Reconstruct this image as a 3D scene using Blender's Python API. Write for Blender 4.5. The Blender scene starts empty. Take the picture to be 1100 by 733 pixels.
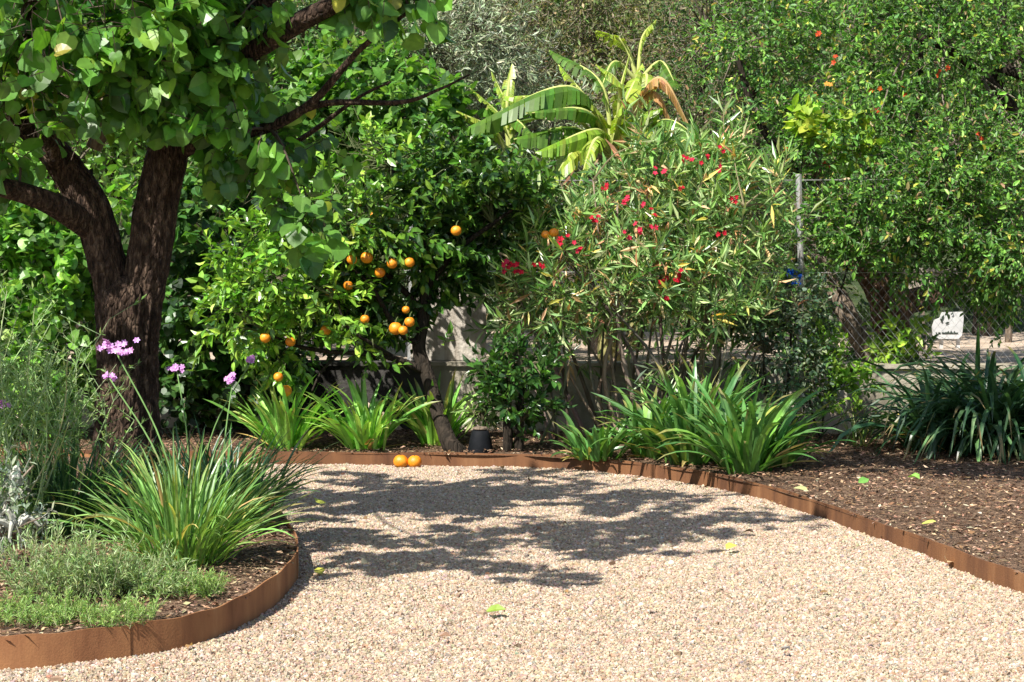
import bpy, bmesh, math, random
import numpy as np
from mathutils import Vector, noise as mnoise

R = np.random.default_rng(11)
random.seed(5)
S = bpy.context.scene
COL = S.collection
F, HZ, CAMH = 2100.0, 255.0, 1.5          # focal length in 1100-px units, horizon row, eye height
PITCH = math.atan((366.5 - HZ) / F)
cp, sp_ = math.cos(PITCH), math.sin(PITCH)

def at(px, py, Y):
    """point of the place seen at photo pixel (px,py), at depth Y"""
    u, v = (px - 550) / F, (366.5 - py) / F
    d = np.array([u, cp + v * sp_, -sp_ + v * cp])
    return d * (Y / d[1]) + np.array([0, 0, CAMH])

def gnd(px, py, z=0.0):
    u, v = (px - 550) / F, (366.5 - py) / F
    d = np.array([u, cp + v * sp_, -sp_ + v * cp])
    return d * ((z - CAMH) / d[2]) + np.array([0, 0, CAMH])

def nrm(a):
    return a / np.maximum(np.linalg.norm(a, axis=-1, keepdims=True), 1e-9)

# ------------------------------------------------------------------ objects
def tag(o, label=None, cat=None, group=None, kind=None):
    if label: o['label'] = label
    if cat: o['category'] = cat
    if group: o['group'] = group
    if kind: o['kind'] = kind
    return o

def thing(name, label, cat, loc=(0, 0, 0), group=None):
    o = bpy.data.objects.new(name, None); COL.objects.link(o)
    o.location = tuple(float(v) for v in loc); o.empty_display_size = .2
    return tag(o, label, cat, group)

class MB:
    def __init__(s): s.V, s.F, s.C, s.n = [], [], [], 0
    def add(s, V, faces, col=(1, 1, 1)):
        V = np.asarray(V, float).reshape(-1, 3)
        for f in faces:
            f = np.asarray(f, int)
            if len(f): s.F.append(f + s.n)
        c = np.asarray(col, float)
        if c.ndim == 1: c = np.tile(c, (len(V), 1))
        s.V.append(V); s.C.append(c); s.n += len(V)
        return s
    def build(s, name, mat, parent=None, smooth=False, origin=None):
        if origin is None and parent is not None: origin = world(parent)
        V = np.concatenate(s.V); C = np.concatenate(s.C)
        if origin is not None: V = V - np.asarray(origin, float)
        me = bpy.data.meshes.new(name)
        me.vertices.add(len(V)); me.vertices.foreach_set('co', V.astype(np.float32).ravel())
        L = np.concatenate([f.ravel() for f in s.F]).astype(np.int32)
        sz = np.concatenate([np.full(len(f), f.shape[1]) for f in s.F]).astype(np.int32)
        st = np.concatenate([[0], np.cumsum(sz)[:-1]]).astype(np.int32)
        me.loops.add(len(L)); me.loops.foreach_set('vertex_index', L)
        me.polygons.add(len(sz)); me.polygons.foreach_set('loop_start', st); me.polygons.foreach_set('loop_total', sz)
        me.polygons.foreach_set('use_smooth', np.full(len(sz), bool(smooth)))
        a = me.attributes.new('Col', 'FLOAT_COLOR', 'POINT')
        a.data.foreach_set('color', np.concatenate([C, np.ones((len(C), 1))], 1).astype(np.float32).ravel())
        me.update(calc_edges=True)
        me.materials.append(mat)
        o = bpy.data.objects.new(name, me); COL.objects.link(o)
        if parent is not None: o.parent = parent
        elif origin is not None: o.location = tuple(float(v) for v in origin)
        return o

def world(o):
    p = np.zeros(3)
    while o is not None:
        p += np.array(o.location); o = o.parent
    return p

# ------------------------------------------------------------------ materials
def newmat(name):
    m = bpy.data.materials.new(name); m.use_nodes = True
    nt = m.node_tree; nt.nodes.clear()
    out = nt.nodes.new('ShaderNodeOutputMaterial')
    return m, nt, out
def N(nt, t, **k):
    n = nt.nodes.new(t)
    for a, v in k.items():
        if a.startswith('i_'): n.inputs[a[2:].replace('_', ' ')].default_value = v
        else: setattr(n, a, v)
    return n

def leaf_mat(name, rough=.42, transl=.3, spec=.45, tint=(1.25, 1.3, .55)):
    m, nt, out = newmat(name); L = nt.links
    at_ = N(nt, 'ShaderNodeAttribute', attribute_name='Col')
    tc = N(nt, 'ShaderNodeNewGeometry')
    no = N(nt, 'ShaderNodeTexNoise'); no.inputs['Scale'].default_value = 38; no.inputs['Detail'].default_value = 2
    L.new(tc.outputs['Position'], no.inputs['Vector'])
    mp = N(nt, 'ShaderNodeMapRange'); mp.inputs['To Min'].default_value = .82; mp.inputs['To Max'].default_value = 1.45
    L.new(no.outputs['Fac'], mp.inputs['Value'])
    mu = N(nt, 'ShaderNodeVectorMath', operation='MULTIPLY')
    hu = N(nt, 'ShaderNodeVectorMath', operation='MULTIPLY'); hu.inputs[1].default_value = (1.06, .98, .9)
    L.new(at_.outputs['Color'], hu.inputs[0])
    L.new(hu.outputs[0], mu.inputs[0]); L.new(mp.outputs[0], mu.inputs[1])
    b = N(nt, 'ShaderNodeBsdfPrincipled'); b.inputs['Roughness'].default_value = rough
    b.inputs['Specular IOR Level'].default_value = spec
    L.new(mu.outputs[0], b.inputs['Base Color'])
    t = N(nt, 'ShaderNodeBsdfTranslucent')
    tm = N(nt, 'ShaderNodeVectorMath', operation='MULTIPLY'); tm.inputs[1].default_value = tint
    L.new(mu.outputs[0], tm.inputs[0]); L.new(tm.outputs[0], t.inputs['Color'])
    mx = N(nt, 'ShaderNodeMixShader'); mx.inputs[0].default_value = transl
    L.new(b.outputs[0], mx.inputs[1]); L.new(t.outputs[0], mx.inputs[2]); L.new(mx.outputs[0], out.inputs[0])
    return m

def col_mat(name, rough=.8, spec=.3, bump=0, bscale=60, var=.3, vscale=8):
    """attribute colour with noise variation and bump"""
    m, nt, out = newmat(name); L = nt.links
    at_ = N(nt, 'ShaderNodeAttribute', attribute_name='Col')
    g = N(nt, 'ShaderNodeNewGeometry')
    no = N(nt, 'ShaderNodeTexNoise'); no.inputs['Scale'].default_value = vscale; no.inputs['Detail'].default_value = 6
    L.new(g.outputs['Position'], no.inputs['Vector'])
    mp = N(nt, 'ShaderNodeMapRange'); mp.inputs['From Min'].default_value = .25; mp.inputs['From Max'].default_value = .75
    mp.inputs['To Min'].default_value = 1 - var; mp.inputs['To Max'].default_value = 1 + var
    L.new(no.outputs['Fac'], mp.inputs['Value'])
    mu = N(nt, 'ShaderNodeVectorMath', operation='MULTIPLY')
    L.new(at_.outputs['Color'], mu.inputs[0]); L.new(mp.outputs[0], mu.inputs[1])
    b = N(nt, 'ShaderNodeBsdfPrincipled'); b.inputs['Roughness'].default_value = rough; b.inputs['Specular IOR Level'].default_value = spec
    L.new(mu.outputs[0], b.inputs['Base Color'])
    if bump:
        n2 = N(nt, 'ShaderNodeTexNoise'); n2.inputs['Scale'].default_value = bscale; n2.inputs['Detail'].default_value = 4
        L.new(g.outputs['Position'], n2.inputs['Vector'])
        bp = N(nt, 'ShaderNodeBump'); bp.inputs['Strength'].default_value = bump; bp.inputs['Distance'].default_value = .02
        L.new(n2.outputs['Fac'], bp.inputs['Height']); L.new(bp.outputs[0], b.inputs['Normal'])
    L.new(b.outputs[0], out.inputs[0])
    return m

def ramp(nt, stops):
    r = N(nt, 'ShaderNodeValToRGB')
    e = r.color_ramp.elements
    while len(e) > 1: e.remove(e[-1])
    e[0].position, e[0].color = stops[0][0], (*stops[0][1], 1)
    for p, c in stops[1:]:
        k = e.new(p); k.color = (*c, 1)
    return r

def bark_mat(name, c1, c2, c3, sc=(26, 26, 5), bump=.7):
    m, nt, out = newmat(name); L = nt.links
    g = N(nt, 'ShaderNodeNewGeometry')
    mp = N(nt, 'ShaderNodeMapping'); mp.inputs['Scale'].default_value = sc
    L.new(g.outputs['Position'], mp.inputs['Vector'])
    n1 = N(nt, 'ShaderNodeTexNoise'); n1.inputs['Scale'].default_value = 1; n1.inputs['Detail'].default_value = 7; n1.inputs['Roughness'].default_value = .65
    L.new(mp.outputs[0], n1.inputs['Vector'])
    v = N(nt, 'ShaderNodeTexVoronoi', feature='DISTANCE_TO_EDGE'); v.inputs['Scale'].default_value = 1.1
    L.new(mp.outputs[0], v.inputs['Vector'])
    r = ramp(nt, [(.3, c1), (.5, c2), (.72, c3)])
    L.new(n1.outputs['Fac'], r.inputs[0])
    b = N(nt, 'ShaderNodeBsdfPrincipled'); b.inputs['Roughness'].default_value = .9; b.inputs['Specular IOR Level'].default_value = .2
    L.new(r.outputs[0], b.inputs['Base Color'])
    ad = N(nt, 'ShaderNodeMath', operation='ADD'); L.new(n1.outputs['Fac'], ad.inputs[0])
    mi = N(nt, 'ShaderNodeMath', operation='MINIMUM'); mi.inputs[1].default_value = .22
    L.new(v.outputs['Distance'], mi.inputs[0])
    m3 = N(nt, 'ShaderNodeMath', operation='MULTIPLY'); m3.inputs[1].default_value = 2.2
    L.new(mi.outputs[0], m3.inputs[0]); L.new(m3.outputs[0], ad.inputs[1])
    bp = N(nt, 'ShaderNodeBump'); bp.inputs['Strength'].default_value = bump; bp.inputs['Distance'].default_value = .03
    L.new(ad.outputs[0], bp.inputs['Height']); L.new(bp.outputs[0], b.inputs['Normal'])
    L.new(b.outputs[0], out.inputs[0])
    return m

def noise_mat(name, stops, scale=4, detail=8, rough=.9, bump=.4, bscale=60, stretch=(1, 1, 1), dist=.02, spec=.2, metal=0):
    m, nt, out = newmat(name); L = nt.links
    g = N(nt, 'ShaderNodeNewGeometry')
    mp = N(nt, 'ShaderNodeMapping'); mp.inputs['Scale'].default_value = stretch
    L.new(g.outputs['Position'], mp.inputs['Vector'])
    n1 = N(nt, 'ShaderNodeTexNoise'); n1.inputs['Scale'].default_value = scale; n1.inputs['Detail'].default_value = detail; n1.inputs['Roughness'].default_value = .62
    L.new(mp.outputs[0], n1.inputs['Vector'])
    r = ramp(nt, stops); L.new(n1.outputs['Fac'], r.inputs[0])
    b = N(nt, 'ShaderNodeBsdfPrincipled'); b.inputs['Roughness'].default_value = rough; b.inputs['Specular IOR Level'].default_value = spec
    b.inputs['Metallic'].default_value = metal
    L.new(r.outputs[0], b.inputs['Base Color'])
    n2 = N(nt, 'ShaderNodeTexNoise'); n2.inputs['Scale'].default_value = bscale; n2.inputs['Detail'].default_value = 5
    L.new(g.outputs['Position'], n2.inputs['Vector'])
    bp = N(nt, 'ShaderNodeBump'); bp.inputs['Strength'].default_value = bump; bp.inputs['Distance'].default_value = dist
    L.new(n2.outputs['Fac'], bp.inputs['Height']); L.new(bp.outputs[0], b.inputs['Normal'])
    L.new(b.outputs[0], out.inputs[0])
    return m

M = {}
M['leaf_broad'] = leaf_mat('broad_leaf', .38, .42, .5)
M['leaf_gloss'] = leaf_mat('glossy_leaf', .3, .25, .55)
M['leaf_matte'] = leaf_mat('matte_leaf', .45, .32, .4)
M['leaf_grey'] = leaf_mat('grey_leaf', .6, .2, .3, (1.1, 1.15, .7))
M['strap'] = leaf_mat('strap_leaf', .36, .3, .5)
M['petal'] = leaf_mat('petal', .6, .35, .2, (1.1, .8, .9))
M['bark_shade'] = bark_mat('ridged_bark', (.012, .008, .006), (.062, .038, .026), (.21, .145, .1), (38, 38, 15), 1.0)
M['bark_pale'] = bark_mat('pale_bark', (.06, .045, .03), (.17, .13, .095), (.32, .26, .2), (30, 30, 9), .5)
M['bark_dark'] = bark_mat('dark_bark', (.01, .008, .006), (.026, .02, .014), (.06, .044, .032), (30, 30, 9), .5)
M['bark_red'] = bark_mat('reddish_bark', (.03, .018, .012), (.13, .075, .05), (.27, .18, .125), (34, 34, 12), .8)
M['stem'] = col_mat('stem', .75, .3, 0)
M['rust'] = noise_mat('rusty_steel', [(.25, (.13, .05, .02)), (.42, (.24, .105, .045)), (.58, (.32, .15, .062)), (.75, (.42, .24, .12))], 4.2, 10, .82, .3, 130, (1.4, 1.4, .4), .004, .3)
M['rust_dark'] = noise_mat('dark_rusty_steel', [(.25, (.045, .019, .01)), (.42, (.12, .052, .024)), (.58, (.19, .085, .036)), (.75, (.29, .15, .07))], 3.6, 9, .8, .25, 130, (1.6, 1.6, .25), .004, .3)
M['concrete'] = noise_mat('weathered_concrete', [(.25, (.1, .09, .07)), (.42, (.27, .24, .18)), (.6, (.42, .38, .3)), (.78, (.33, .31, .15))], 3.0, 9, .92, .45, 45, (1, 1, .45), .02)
M['concrete_black'] = noise_mat('near_black_concrete', [(.3, (.012, .011, .009)), (.5, (.035, .033, .03)), (.66, (.075, .07, .064)), (.8, (.14, .13, .12))], 3.4, 9, .95, .5, 40, (1, 1, .6), .02)
M['concrete_dark'] = noise_mat('streaked_concrete', [(.25, (.12, .1, .085)), (.45, (.34, .3, .25)), (.62, (.5, .46, .4))], 5, 9, .92, .5, 40, (2.2, 1, .2), .02)
M['mulch'] = noise_mat('bark_mulch', [(.25, (.035, .021, .014)), (.45, (.12, .073, .045)), (.6, (.24, .155, .1)), (.78, (.38, .27, .18))], 34, 8, .95, 1, 90, (1, 1, 1), .03)
M['earth'] = noise_mat('pale_earth', [(.25, (.26, .19, .14)), (.5, (.42, .33, .25)), (.75, (.55, .45, .36))], 2.2, 9, .95, .5, 30)
M['litter'] = noise_mat('leafy_hillside', [(.25, (.015, .022, .01)), (.5, (.04, .06, .022)), (.75, (.09, .085, .045))], 5, 9, .95, .8, 30)
M['gravelbase'] = noise_mat('gravel_base', [(.25, (.13, .095, .065)), (.45, (.28, .22, .16)), (.6, (.38, .31, .23)), (.8, (.48, .41, .33))], 60, 6, .95, 1, 110, (1, 1, 1), .02)
M['pebble'] = col_mat('pebble', .75, .3, 0, 60, .12, 90)
M['chip'] = col_mat('bark_chip', .9, .2, 0, 60, .25, 60)
M['metal'] = noise_mat('galvanised_steel', [(.3, (.3, .3, .29)), (.55, (.45, .45, .44)), (.68, (.25, .12, .06))], 14, 6, .5, .1, 80, (1, 1, .4), .003, .5, .4)
M['wire'] = noise_mat('zinc_wire', [(.3, (.32, .31, .3)), (.7, (.5, .49, .47))], 20, 3, .5, .05, 80, (1, 1, 1), .002, .5, .5)
M['black'] = noise_mat('black_plastic', [(.3, (.004, .005, .006)), (.7, (.01, .011, .014))], 20, 5, .7, .2, 90, (1, 1, 1), .004, .12)
M['stone'] = noise_mat('stone', [(.3, (.22, .18, .14)), (.5, (.4, .34, .27)), (.7, (.55, .48, .4))], 9, 8, .92, .6, 40)
M['white'] = noise_mat('white_paint', [(.3, (.42, .42, .42)), (.7, (.6, .6, .59))], 6, 6, .6, .1, 60)
M['ink'] = noise_mat('dark_ink', [(.3, (.02, .03, .025)), (.7, (.05, .07, .05))], 9, 3, .7, .1, 60)
M['blue'] = noise_mat('blue_plastic', [(.3, (.015, .11, .5)), (.7, (.03, .2, .75))], 20, 4, .45, .3, 50)
def orange_mat():
    m, nt, out = newmat('orange_peel'); L = nt.links
    g = N(nt, 'ShaderNodeNewGeometry')
    n1 = N(nt, 'ShaderNodeTexNoise'); n1.inputs['Scale'].default_value = 22; n1.inputs['Detail'].default_value = 4
    L.new(g.outputs['Position'], n1.inputs['Vector'])
    r = ramp(nt, [(.3, (.62, .17, .008)), (.55, (.78, .27, .012)), (.72, (.8, .36, .03)), (.85, (.6, .38, .06))]); L.new(n1.outputs['Fac'], r.inputs[0])
    b = N(nt, 'ShaderNodeBsdfPrincipled'); b.inputs['Roughness'].default_value = .42
    L.new(r.outputs[0], b.inputs['Base Color'])
    v = N(nt, 'ShaderNodeTexVoronoi'); v.inputs['Scale'].default_value = 420
    L.new(g.outputs['Position'], v.inputs['Vector'])
    bp = N(nt, 'ShaderNodeBump'); bp.inputs['Strength'].default_value = .3; bp.inputs['Distance'].default_value = .002
    L.new(v.outputs['Distance'], bp.inputs['Height']); L.new(bp.outputs[0], b.inputs['Normal'])
    L.new(b.outputs[0], out.inputs[0]); return m
M['orange'] = orange_mat()

# ------------------------------------------------------------------ leaf templates: x across, y along, z normal
def T_heart():
    V = [(0, .06, 0), (0, .5, -.03), (0, 1, -.16)]
    half = [(.24, -.04, .03), (.49, .16, .07), (.5, .48, .06), (.32, .78, -.03)]
    V += half + [(-x, y, z) for x, y, z in half]
    tri = [(0, 3, 4), (0, 8, 7), (1, 6, 2), (1, 2, 10)]
    quad = [(0, 4, 5, 1), (0, 1, 9, 8)]
    tri += [(1, 5, 6), (1, 10, 9)]
    return np.array(V), [np.array(tri), np.array(quad)]
def T_ellip():
    V = [(0, 0, 0), (0, .5, .0), (0, 1, -.1), (.42, .24, .09), (.46, .6, .08), (-.42, .24, .09), (-.46, .6, .08)]
    return np.array(V), [np.array([(0, 3, 4, 1), (0, 1, 6, 5)]), np.array([(1, 4, 2), (1, 2, 6)])]
def T_lance():
    V = [(0, 0, 0), (.5, .42, .03), (0, 1, -.04), (-.5, .42, .03)]
    return np.array(V), [np.array([(0, 1, 2), (0, 2, 3)])]
def T_round():
    V = [(0, 0, 0), (.45, .3, .06), (.38, .72, .05), (0, 1, -.08), (-.38, .72, .05), (-.45, .3, .06)]
    return np.array(V), [np.array([(0, 1, 2, 3), (0, 3, 4, 5)])]
TH, TE, TL, TR = T_heart(), T_ellip(), T_lance(), T_round()

def batch(mb, T, pos, d, n, ln, wd, col):
    tv, tf = T
    k, m = len(pos), len(tv)
    if k == 0: return
    cf = np.where(np.abs(tv[:, 0]) < .01, 1.16, .93)
    curl = R.uniform(.1, 2.3, k)[:, None, None] * np.where(R.random(k) < .12, -1, 1)[:, None, None]
    y = nrm(d); z = nrm(n - (n * y).sum(1, keepdims=True) * y); x = np.cross(y, z)
    ln = np.asarray(ln)[:, None, None]; wd = np.asarray(wd)[:, None, None]
    V = pos[:, None, :] + x[:, None, :] * tv[None, :, 0:1] * wd + y[:, None, :] * tv[None, :, 1:2] * ln + z[:, None, :] * tv[None, :, 2:3] * ln * curl
    off = (np.arange(k) * m)[:, None, None]
    mb.add(V.reshape(-1, 3), [(f[None] + off).reshape(-1, f.shape[1]) for f in tf], np.repeat(col, m, 0) * np.tile(cf, k)[:, None])

def palette(pal, k):
    w = np.array([p[0] for p in pal], float); w /= w.sum()
    idx = R.choice(len(pal), k, p=w)
    c = np.array([p[1] for p in pal])[idx]
    j = 1 + R.normal(0, .17, (k, 1)); hue = 1 + R.normal(0, .07, (k, 3))
    return np.clip(c * j * hue, .004, .9)

def rdir(k): return nrm(R.normal(size=(k, 3)))

def catmull(P, sub):
    P = np.asarray(P, float)
    if len(P) < 3: 
        t = np.linspace(0, 1, sub * (len(P) - 1) + 1)[:, None]
        return P[0] * (1 - t) + P[-1] * t
    Q = np.vstack([2 * P[0] - P[1], P, 2 * P[-1] - P[-2]]); out = []
    for i in range(1, len(Q) - 2):
        for t in np.linspace(0, 1, sub, endpoint=False):
            a, b, c, d = Q[i - 1], Q[i], Q[i + 1], Q[i + 2]
            out.append(.5 * ((2 * b) + (-a + c) * t + (2 * a - 5 * b + 4 * c - d) * t * t + (-a + 3 * b - 3 * c + d) * t ** 3))
    out.append(Q[-2]); return np.array(out)

def tube(mb, pts, rad, sides=7, sub=4, col=(.1, .08, .06), rough=0., ridge=0., seed=0):
    P4 = catmull(np.column_stack([np.asarray(pts, float), np.asarray(rad, float)]), sub)
    P, r = P4[:, :3], P4[:, 3]
    t = nrm(np.gradient(P, axis=0))
    ref = np.array([.13, -.9, .2]) if abs(t[:, 2]).mean() > .6 else np.array([0, 0, 1.])
    a = nrm(ref - (t * ref).sum(1, keepdims=True) * t); b = np.cross(t, a)
    th = np.linspace(0, 2 * np.pi, sides, endpoint=False)
    rr = np.tile(r[:, None], (1, sides))
    if ridge or rough:
        arc = np.concatenate([[0], np.cumsum(np.linalg.norm(np.diff(P, axis=0), axis=1))])
        for i in range(len(P)):
            for j in range(sides):
                ca, sa = math.cos(th[j]), math.sin(th[j])
                v = 0
                if ridge:
                    q = mnoise.noise(Vector((ca * 4.2, sa * 4.2, arc[i] * 2.6 + seed)))
                    q2 = mnoise.noise(Vector((ca * 9, sa * 9, arc[i] * 6 + seed)))
                    v += ridge * ((1 - 2.4 * abs(q)) + .5 * (1 - 2.4 * abs(q2)))
                if rough: v += rough * mnoise.noise(Vector((ca * 1.4 + seed, sa * 1.4, arc[i] * 2.2)))
                rr[i, j] *= 1 + v
    V = P[:, None] + (a[:, None] * np.cos(th)[None, :, None] + b[:, None] * np.sin(th)[None, :, None]) * rr[:, :, None]
    n = len(P); i, j = np.meshgrid(np.arange(n - 1), np.arange(sides), indexing='ij'); j2 = (j + 1) % sides
    q = np.stack([i * sides + j, i * sides + j2, (i + 1) * sides + j2, (i + 1) * sides + j], -1).reshape(-1, 4)
    caps = np.array([list(range(sides))[::-1], [(n - 1) * sides + k for k in range(sides)]])
    mb.add(V.reshape(-1, 3), [q, caps], col)
    return P

def twigmesh(mb, a, b, r, col):
    """many thin three-sided twigs from a to b"""
    k = len(a); t = nrm(b - a); x = nrm(np.cross(t, np.array([.31, .2, .93]))); y = np.cross(t, x)
    r = np.broadcast_to(np.asarray(r, float).reshape(-1, 1), (k, 1))
    vs = []
    for p, s in ((a, 1.), (b, .45)):
        for th in (0, 2.094, 4.189): vs.append(p + (x * math.cos(th) + y * math.sin(th)) * r * s)
    V = np.stack(vs, 1).reshape(-1, 3); o = (np.arange(k) * 6)[:, None, None]
    q = np.array([(0, 1, 4, 3), (1, 2, 5, 4), (2, 0, 3, 5)])
    mb.add(V, [(q[None] + o).reshape(-1, 4)], col)

# blobs: (centre, radii, weight)
def B(px, py, Y, rx, ry, dY, w=None):
    c = at(px, py, Y); k = Y / F
    return (c, np.array([rx * k, dY, ry * k]), w if w else rx * ry)

def foliage(mb, blobs, nclump, ntwig, nleaf, clump_r, twig_len, leaf_len, ratio, T, pal, up=.35, droop=.25,
            spread=.9, shell=.45, stemmb=None, stem_r=.003, stem_col=(.12, .1, .06), cull=None, jit=.45, nodes=None, limb_r=.012, upn=.7, nconn=140):
    w = np.array([b[2] for b in blobs], float); w /= w.sum()
    idx = R.choice(len(blobs), nclump, p=w)
    C = np.array([b[0] for b in blobs])[idx]; RR = np.array([b[1] for b in blobs])[idx]
    u = rdir(nclump); rad = (shell + (1 - shell) * R.random((nclump, 1))) ** .6
    cc = C + u * RR * rad
    outd = nrm(u / np.maximum(RR, .05) * RR.mean(1, keepdims=True))
    csz = R.uniform(.55, 1.35, (nclump, 1))
    k = nclump * ntwig
    o = np.repeat(cc, ntwig, 0) + R.normal(size=(k, 3)) * clump_r * np.repeat(csz, ntwig, 0) * .6
    od = np.repeat(outd, ntwig, 0)
    td = nrm(od + np.array([0, 0, up]) + R.normal(size=(k, 3)) * .55)
    tl = twig_len * R.uniform(.5, 1.25, (k, 1))
    if stemmb is not None: twigmesh(stemmb, o, o + td * tl, stem_r, stem_col)
    if stemmb is not None and nodes is not None:
        nd = np.array(nodes)
        sel = R.choice(nclump, min(nclump, nconn), replace=False)
        for i in sel:
            d2 = ((nd - cc[i]) ** 2).sum(1); p = nd[d2.argmin()]
            mid = (p + cc[i]) / 2 + R.normal(size=3) * .06 * math.sqrt(d2.min()) + np.array([0, 0, .05])
            tube(stemmb, [p, mid, cc[i]], [limb_r * 1.3, limb_r * .8, limb_r * .35], 5, 3, stem_col)
    m = k * nleaf
    f = np.tile(np.linspace(.12, 1, nleaf), k)[:, None]
    TO, TD, TLn = (np.repeat(q, nleaf, 0) for q in (o, td, tl))
    pos = TO + TD * TLn * f
    a1 = nrm(np.cross(TD, np.array([.2, .1, 1.]))); a2 = np.cross(TD, a1)
    ph = np.tile(np.arange(nleaf) * 2.4, k) + np.repeat(R.uniform(0, 6.28, k), nleaf)
    sd = a1 * np.cos(ph)[:, None] + a2 * np.sin(ph)[:, None]
    sa = spread * (1.15 - .6 * f)
    d = nrm(TD * np.cos(sa) + sd * np.sin(sa) + np.array([0, 0, -droop]) + R.normal(size=(m, 3)) * .18)
    n = np.array([0, 0, upn]) + np.repeat(od, nleaf, 0) * .55 + R.normal(size=(m, 3)) * jit
    ln = leaf_len * R.uniform(.45, 1.22, m)
    col = palette(pal, m) * np.repeat(np.repeat(R.uniform(.8, 1.2, (nclump, 1)), ntwig, 0), nleaf, 0)
    keep = np.ones(m, bool)
    if cull is not None: keep = cull(pos + d * ln[:, None] * .5)
    batch(mb, T, pos[keep], d[keep], n[keep], ln[keep], ln[keep] * ratio, col[keep])
    return cc

def strap(mb, base, n, length, width, lean=(.05, .8), bend=1.1, rbase=.05, pal=None, seg=8, az=None, flat=1.0):
    for i in range(n):
        a = R.uniform(0, 2 * np.pi) if az is None else az + R.normal() * .5
        th = R.uniform(*lean); L = length * R.uniform(.6, 1.1); W = width * R.uniform(.7, 1.15)
        h = np.array([math.cos(a), math.sin(a), 0.]); bn = bend * R.uniform(.4, 1.4)
        s = np.linspace(0, 1, seg + 1); ang = np.minimum(th + bn * s ** 1.7, 2.7)
        st = L / seg * np.stack([np.sin(ang) * h[0], np.sin(ang) * h[1], np.cos(ang)], 1)
        off = R.uniform(0, 1) ** .5 * rbase
        p = np.vstack([np.zeros(3), np.cumsum(st[:-1], 0)]) + np.asarray(base) + h * off + np.array([R.normal() * .25, R.normal() * .25, 0]) * rbase
        tw = R.normal() * .5
        side0 = np.array([-h[1], h[0], 0])
        nn = np.stack([np.cos(ang) * h[0], np.cos(ang) * h[1], -np.sin(ang)], 1) * -1
        twa = (tw * s)[:, None]
        side = side0 * np.cos(twa) + nn * np.sin(twa)
        w = W * .5 * np.clip(np.minimum(.6 + 1.6 * s, 1) * (1 - s ** 3.2) ** .8, 0.0, 1)[:, None]
        up = nn * np.cos(twa) - side0 * np.sin(twa)
        V = np.stack([p - side * w + up * w * .35 * flat, p, p + side * w + up * w * .35 * flat], 1).reshape(-1, 3)
        V[:, 2] = np.maximum(V[:, 2], base[2] + .004 - .0 * V[:, 2])
        r = np.arange(seg)[:, None] * 3
        q = np.concatenate([r + np.array([0, 1, 4, 3]), r + np.array([1, 2, 5, 4])])
        c = palette(pal, 1)
        cs = c * (1 + np.array([.25, .25, .0]) * (1 - s[:, None]) ** 4) * R.uniform(.85, 1.15, (seg + 1, 1))
        if R.random() < .35: cs[-2:] = cs[-2:] * .4 + np.array([.3, .22, .1]) * .6
        cs = np.repeat(cs, 3, 0)
        mb.add(V, [q], cs)

def sphere(mb, c, r, seg=20, rings=12, col=(1, 1, 1), squash=.96):
    v = []; 
    for i in range(rings + 1):
        p = math.pi * i / rings
        dim = 1 - .10 * math.exp(-(p / .28) ** 2) - .04 * math.exp(-((math.pi - p) / .2) ** 2)
        for j in range(seg):
            t = 2 * math.pi * j / seg
            v.append((math.sin(p) * math.cos(t), math.sin(p) * math.sin(t), math.cos(p) * squash * dim))
    V = np.array(v) * r + np.asarray(c)
    i, j = np.meshgrid(np.arange(rings), np.arange(seg), indexing='ij'); j2 = (j + 1) % seg
    mb.add(V, [np.stack([i * seg + j, (i + 1) * seg + j, (i + 1) * seg + j2, i * seg + j2], -1).reshape(-1, 4)], col)

def box(mb, lo, hi, col=(1, 1, 1), jit=0):
    lo, hi = np.asarray(lo, float), np.asarray(hi, float)
    V = np.array([[(lo, hi)[(i >> k) & 1][k] for k in range(3)] for i in range(8)]) + (R.normal(size=(8, 3)) * jit if jit else 0)
    mb.add(V, [np.array([(0, 2, 3, 1), (4, 5, 7, 6), (0, 1, 5, 4), (2, 6, 7, 3), (0, 4, 6, 2), (1, 3, 7, 5)])], col)

def inpoly(P, poly):
    x, y = P[:, 0], P[:, 1]; r = np.zeros(len(P), bool); j = len(poly) - 1
    for i in range(len(poly)):
        xi, yi = poly[i][:2]; xj, yj = poly[j][:2]
        c = ((yi > y) != (yj > y)) & (x < (xj - xi) * (y - yi) / (yj - yi + 1e-12) + xi)
        r ^= c; j = i
    return r

# ================================================================== CAMERA, LIGHT
cam = bpy.data.cameras.new('camera'); co = bpy.data.objects.new('camera', cam); COL.objects.link(co)
cam.sensor_width = 36; cam.lens = 36 * F / 1100; cam.clip_end = 500
co.location = (0, 0, CAMH); co.rotation_euler = (math.pi / 2 - PITCH, 0, 0); S.camera = co
SAZ = np.array([-.6, -.8]); ELEV = math.radians(50); COT = 1 / math.tan(ELEV)
sd = Vector((SAZ[0] * math.cos(ELEV), SAZ[1] * math.cos(ELEV), math.sin(ELEV)))
sl = bpy.data.lights.new('sun', 'SUN'); sl.energy = 4.8; sl.angle = math.radians(.5); sl.color = (1, .955, .88)
so = bpy.data.objects.new('sun', sl); COL.objects.link(so); so.rotation_euler = sd.to_track_quat('Z', 'Y').to_euler(); so.location = (-6, -8, 12)
wd = bpy.data.worlds.new('World'); S.world = wd; wd.use_nodes = True
nt = wd.node_tree; bg = nt.nodes['Background']
sky = nt.nodes.new('ShaderNodeTexSky'); sky.sky_type = 'NISHITA'; sky.sun_disc = False
sky.sun_elevation = ELEV; sky.sun_rotation = math.atan2(SAZ[0], SAZ[1]); sky.air_density = 1; sky.dust_density = 1.2
nt.links.new(sky.outputs[0], bg.inputs[0]); bg.inputs[1].default_value = .085
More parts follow.
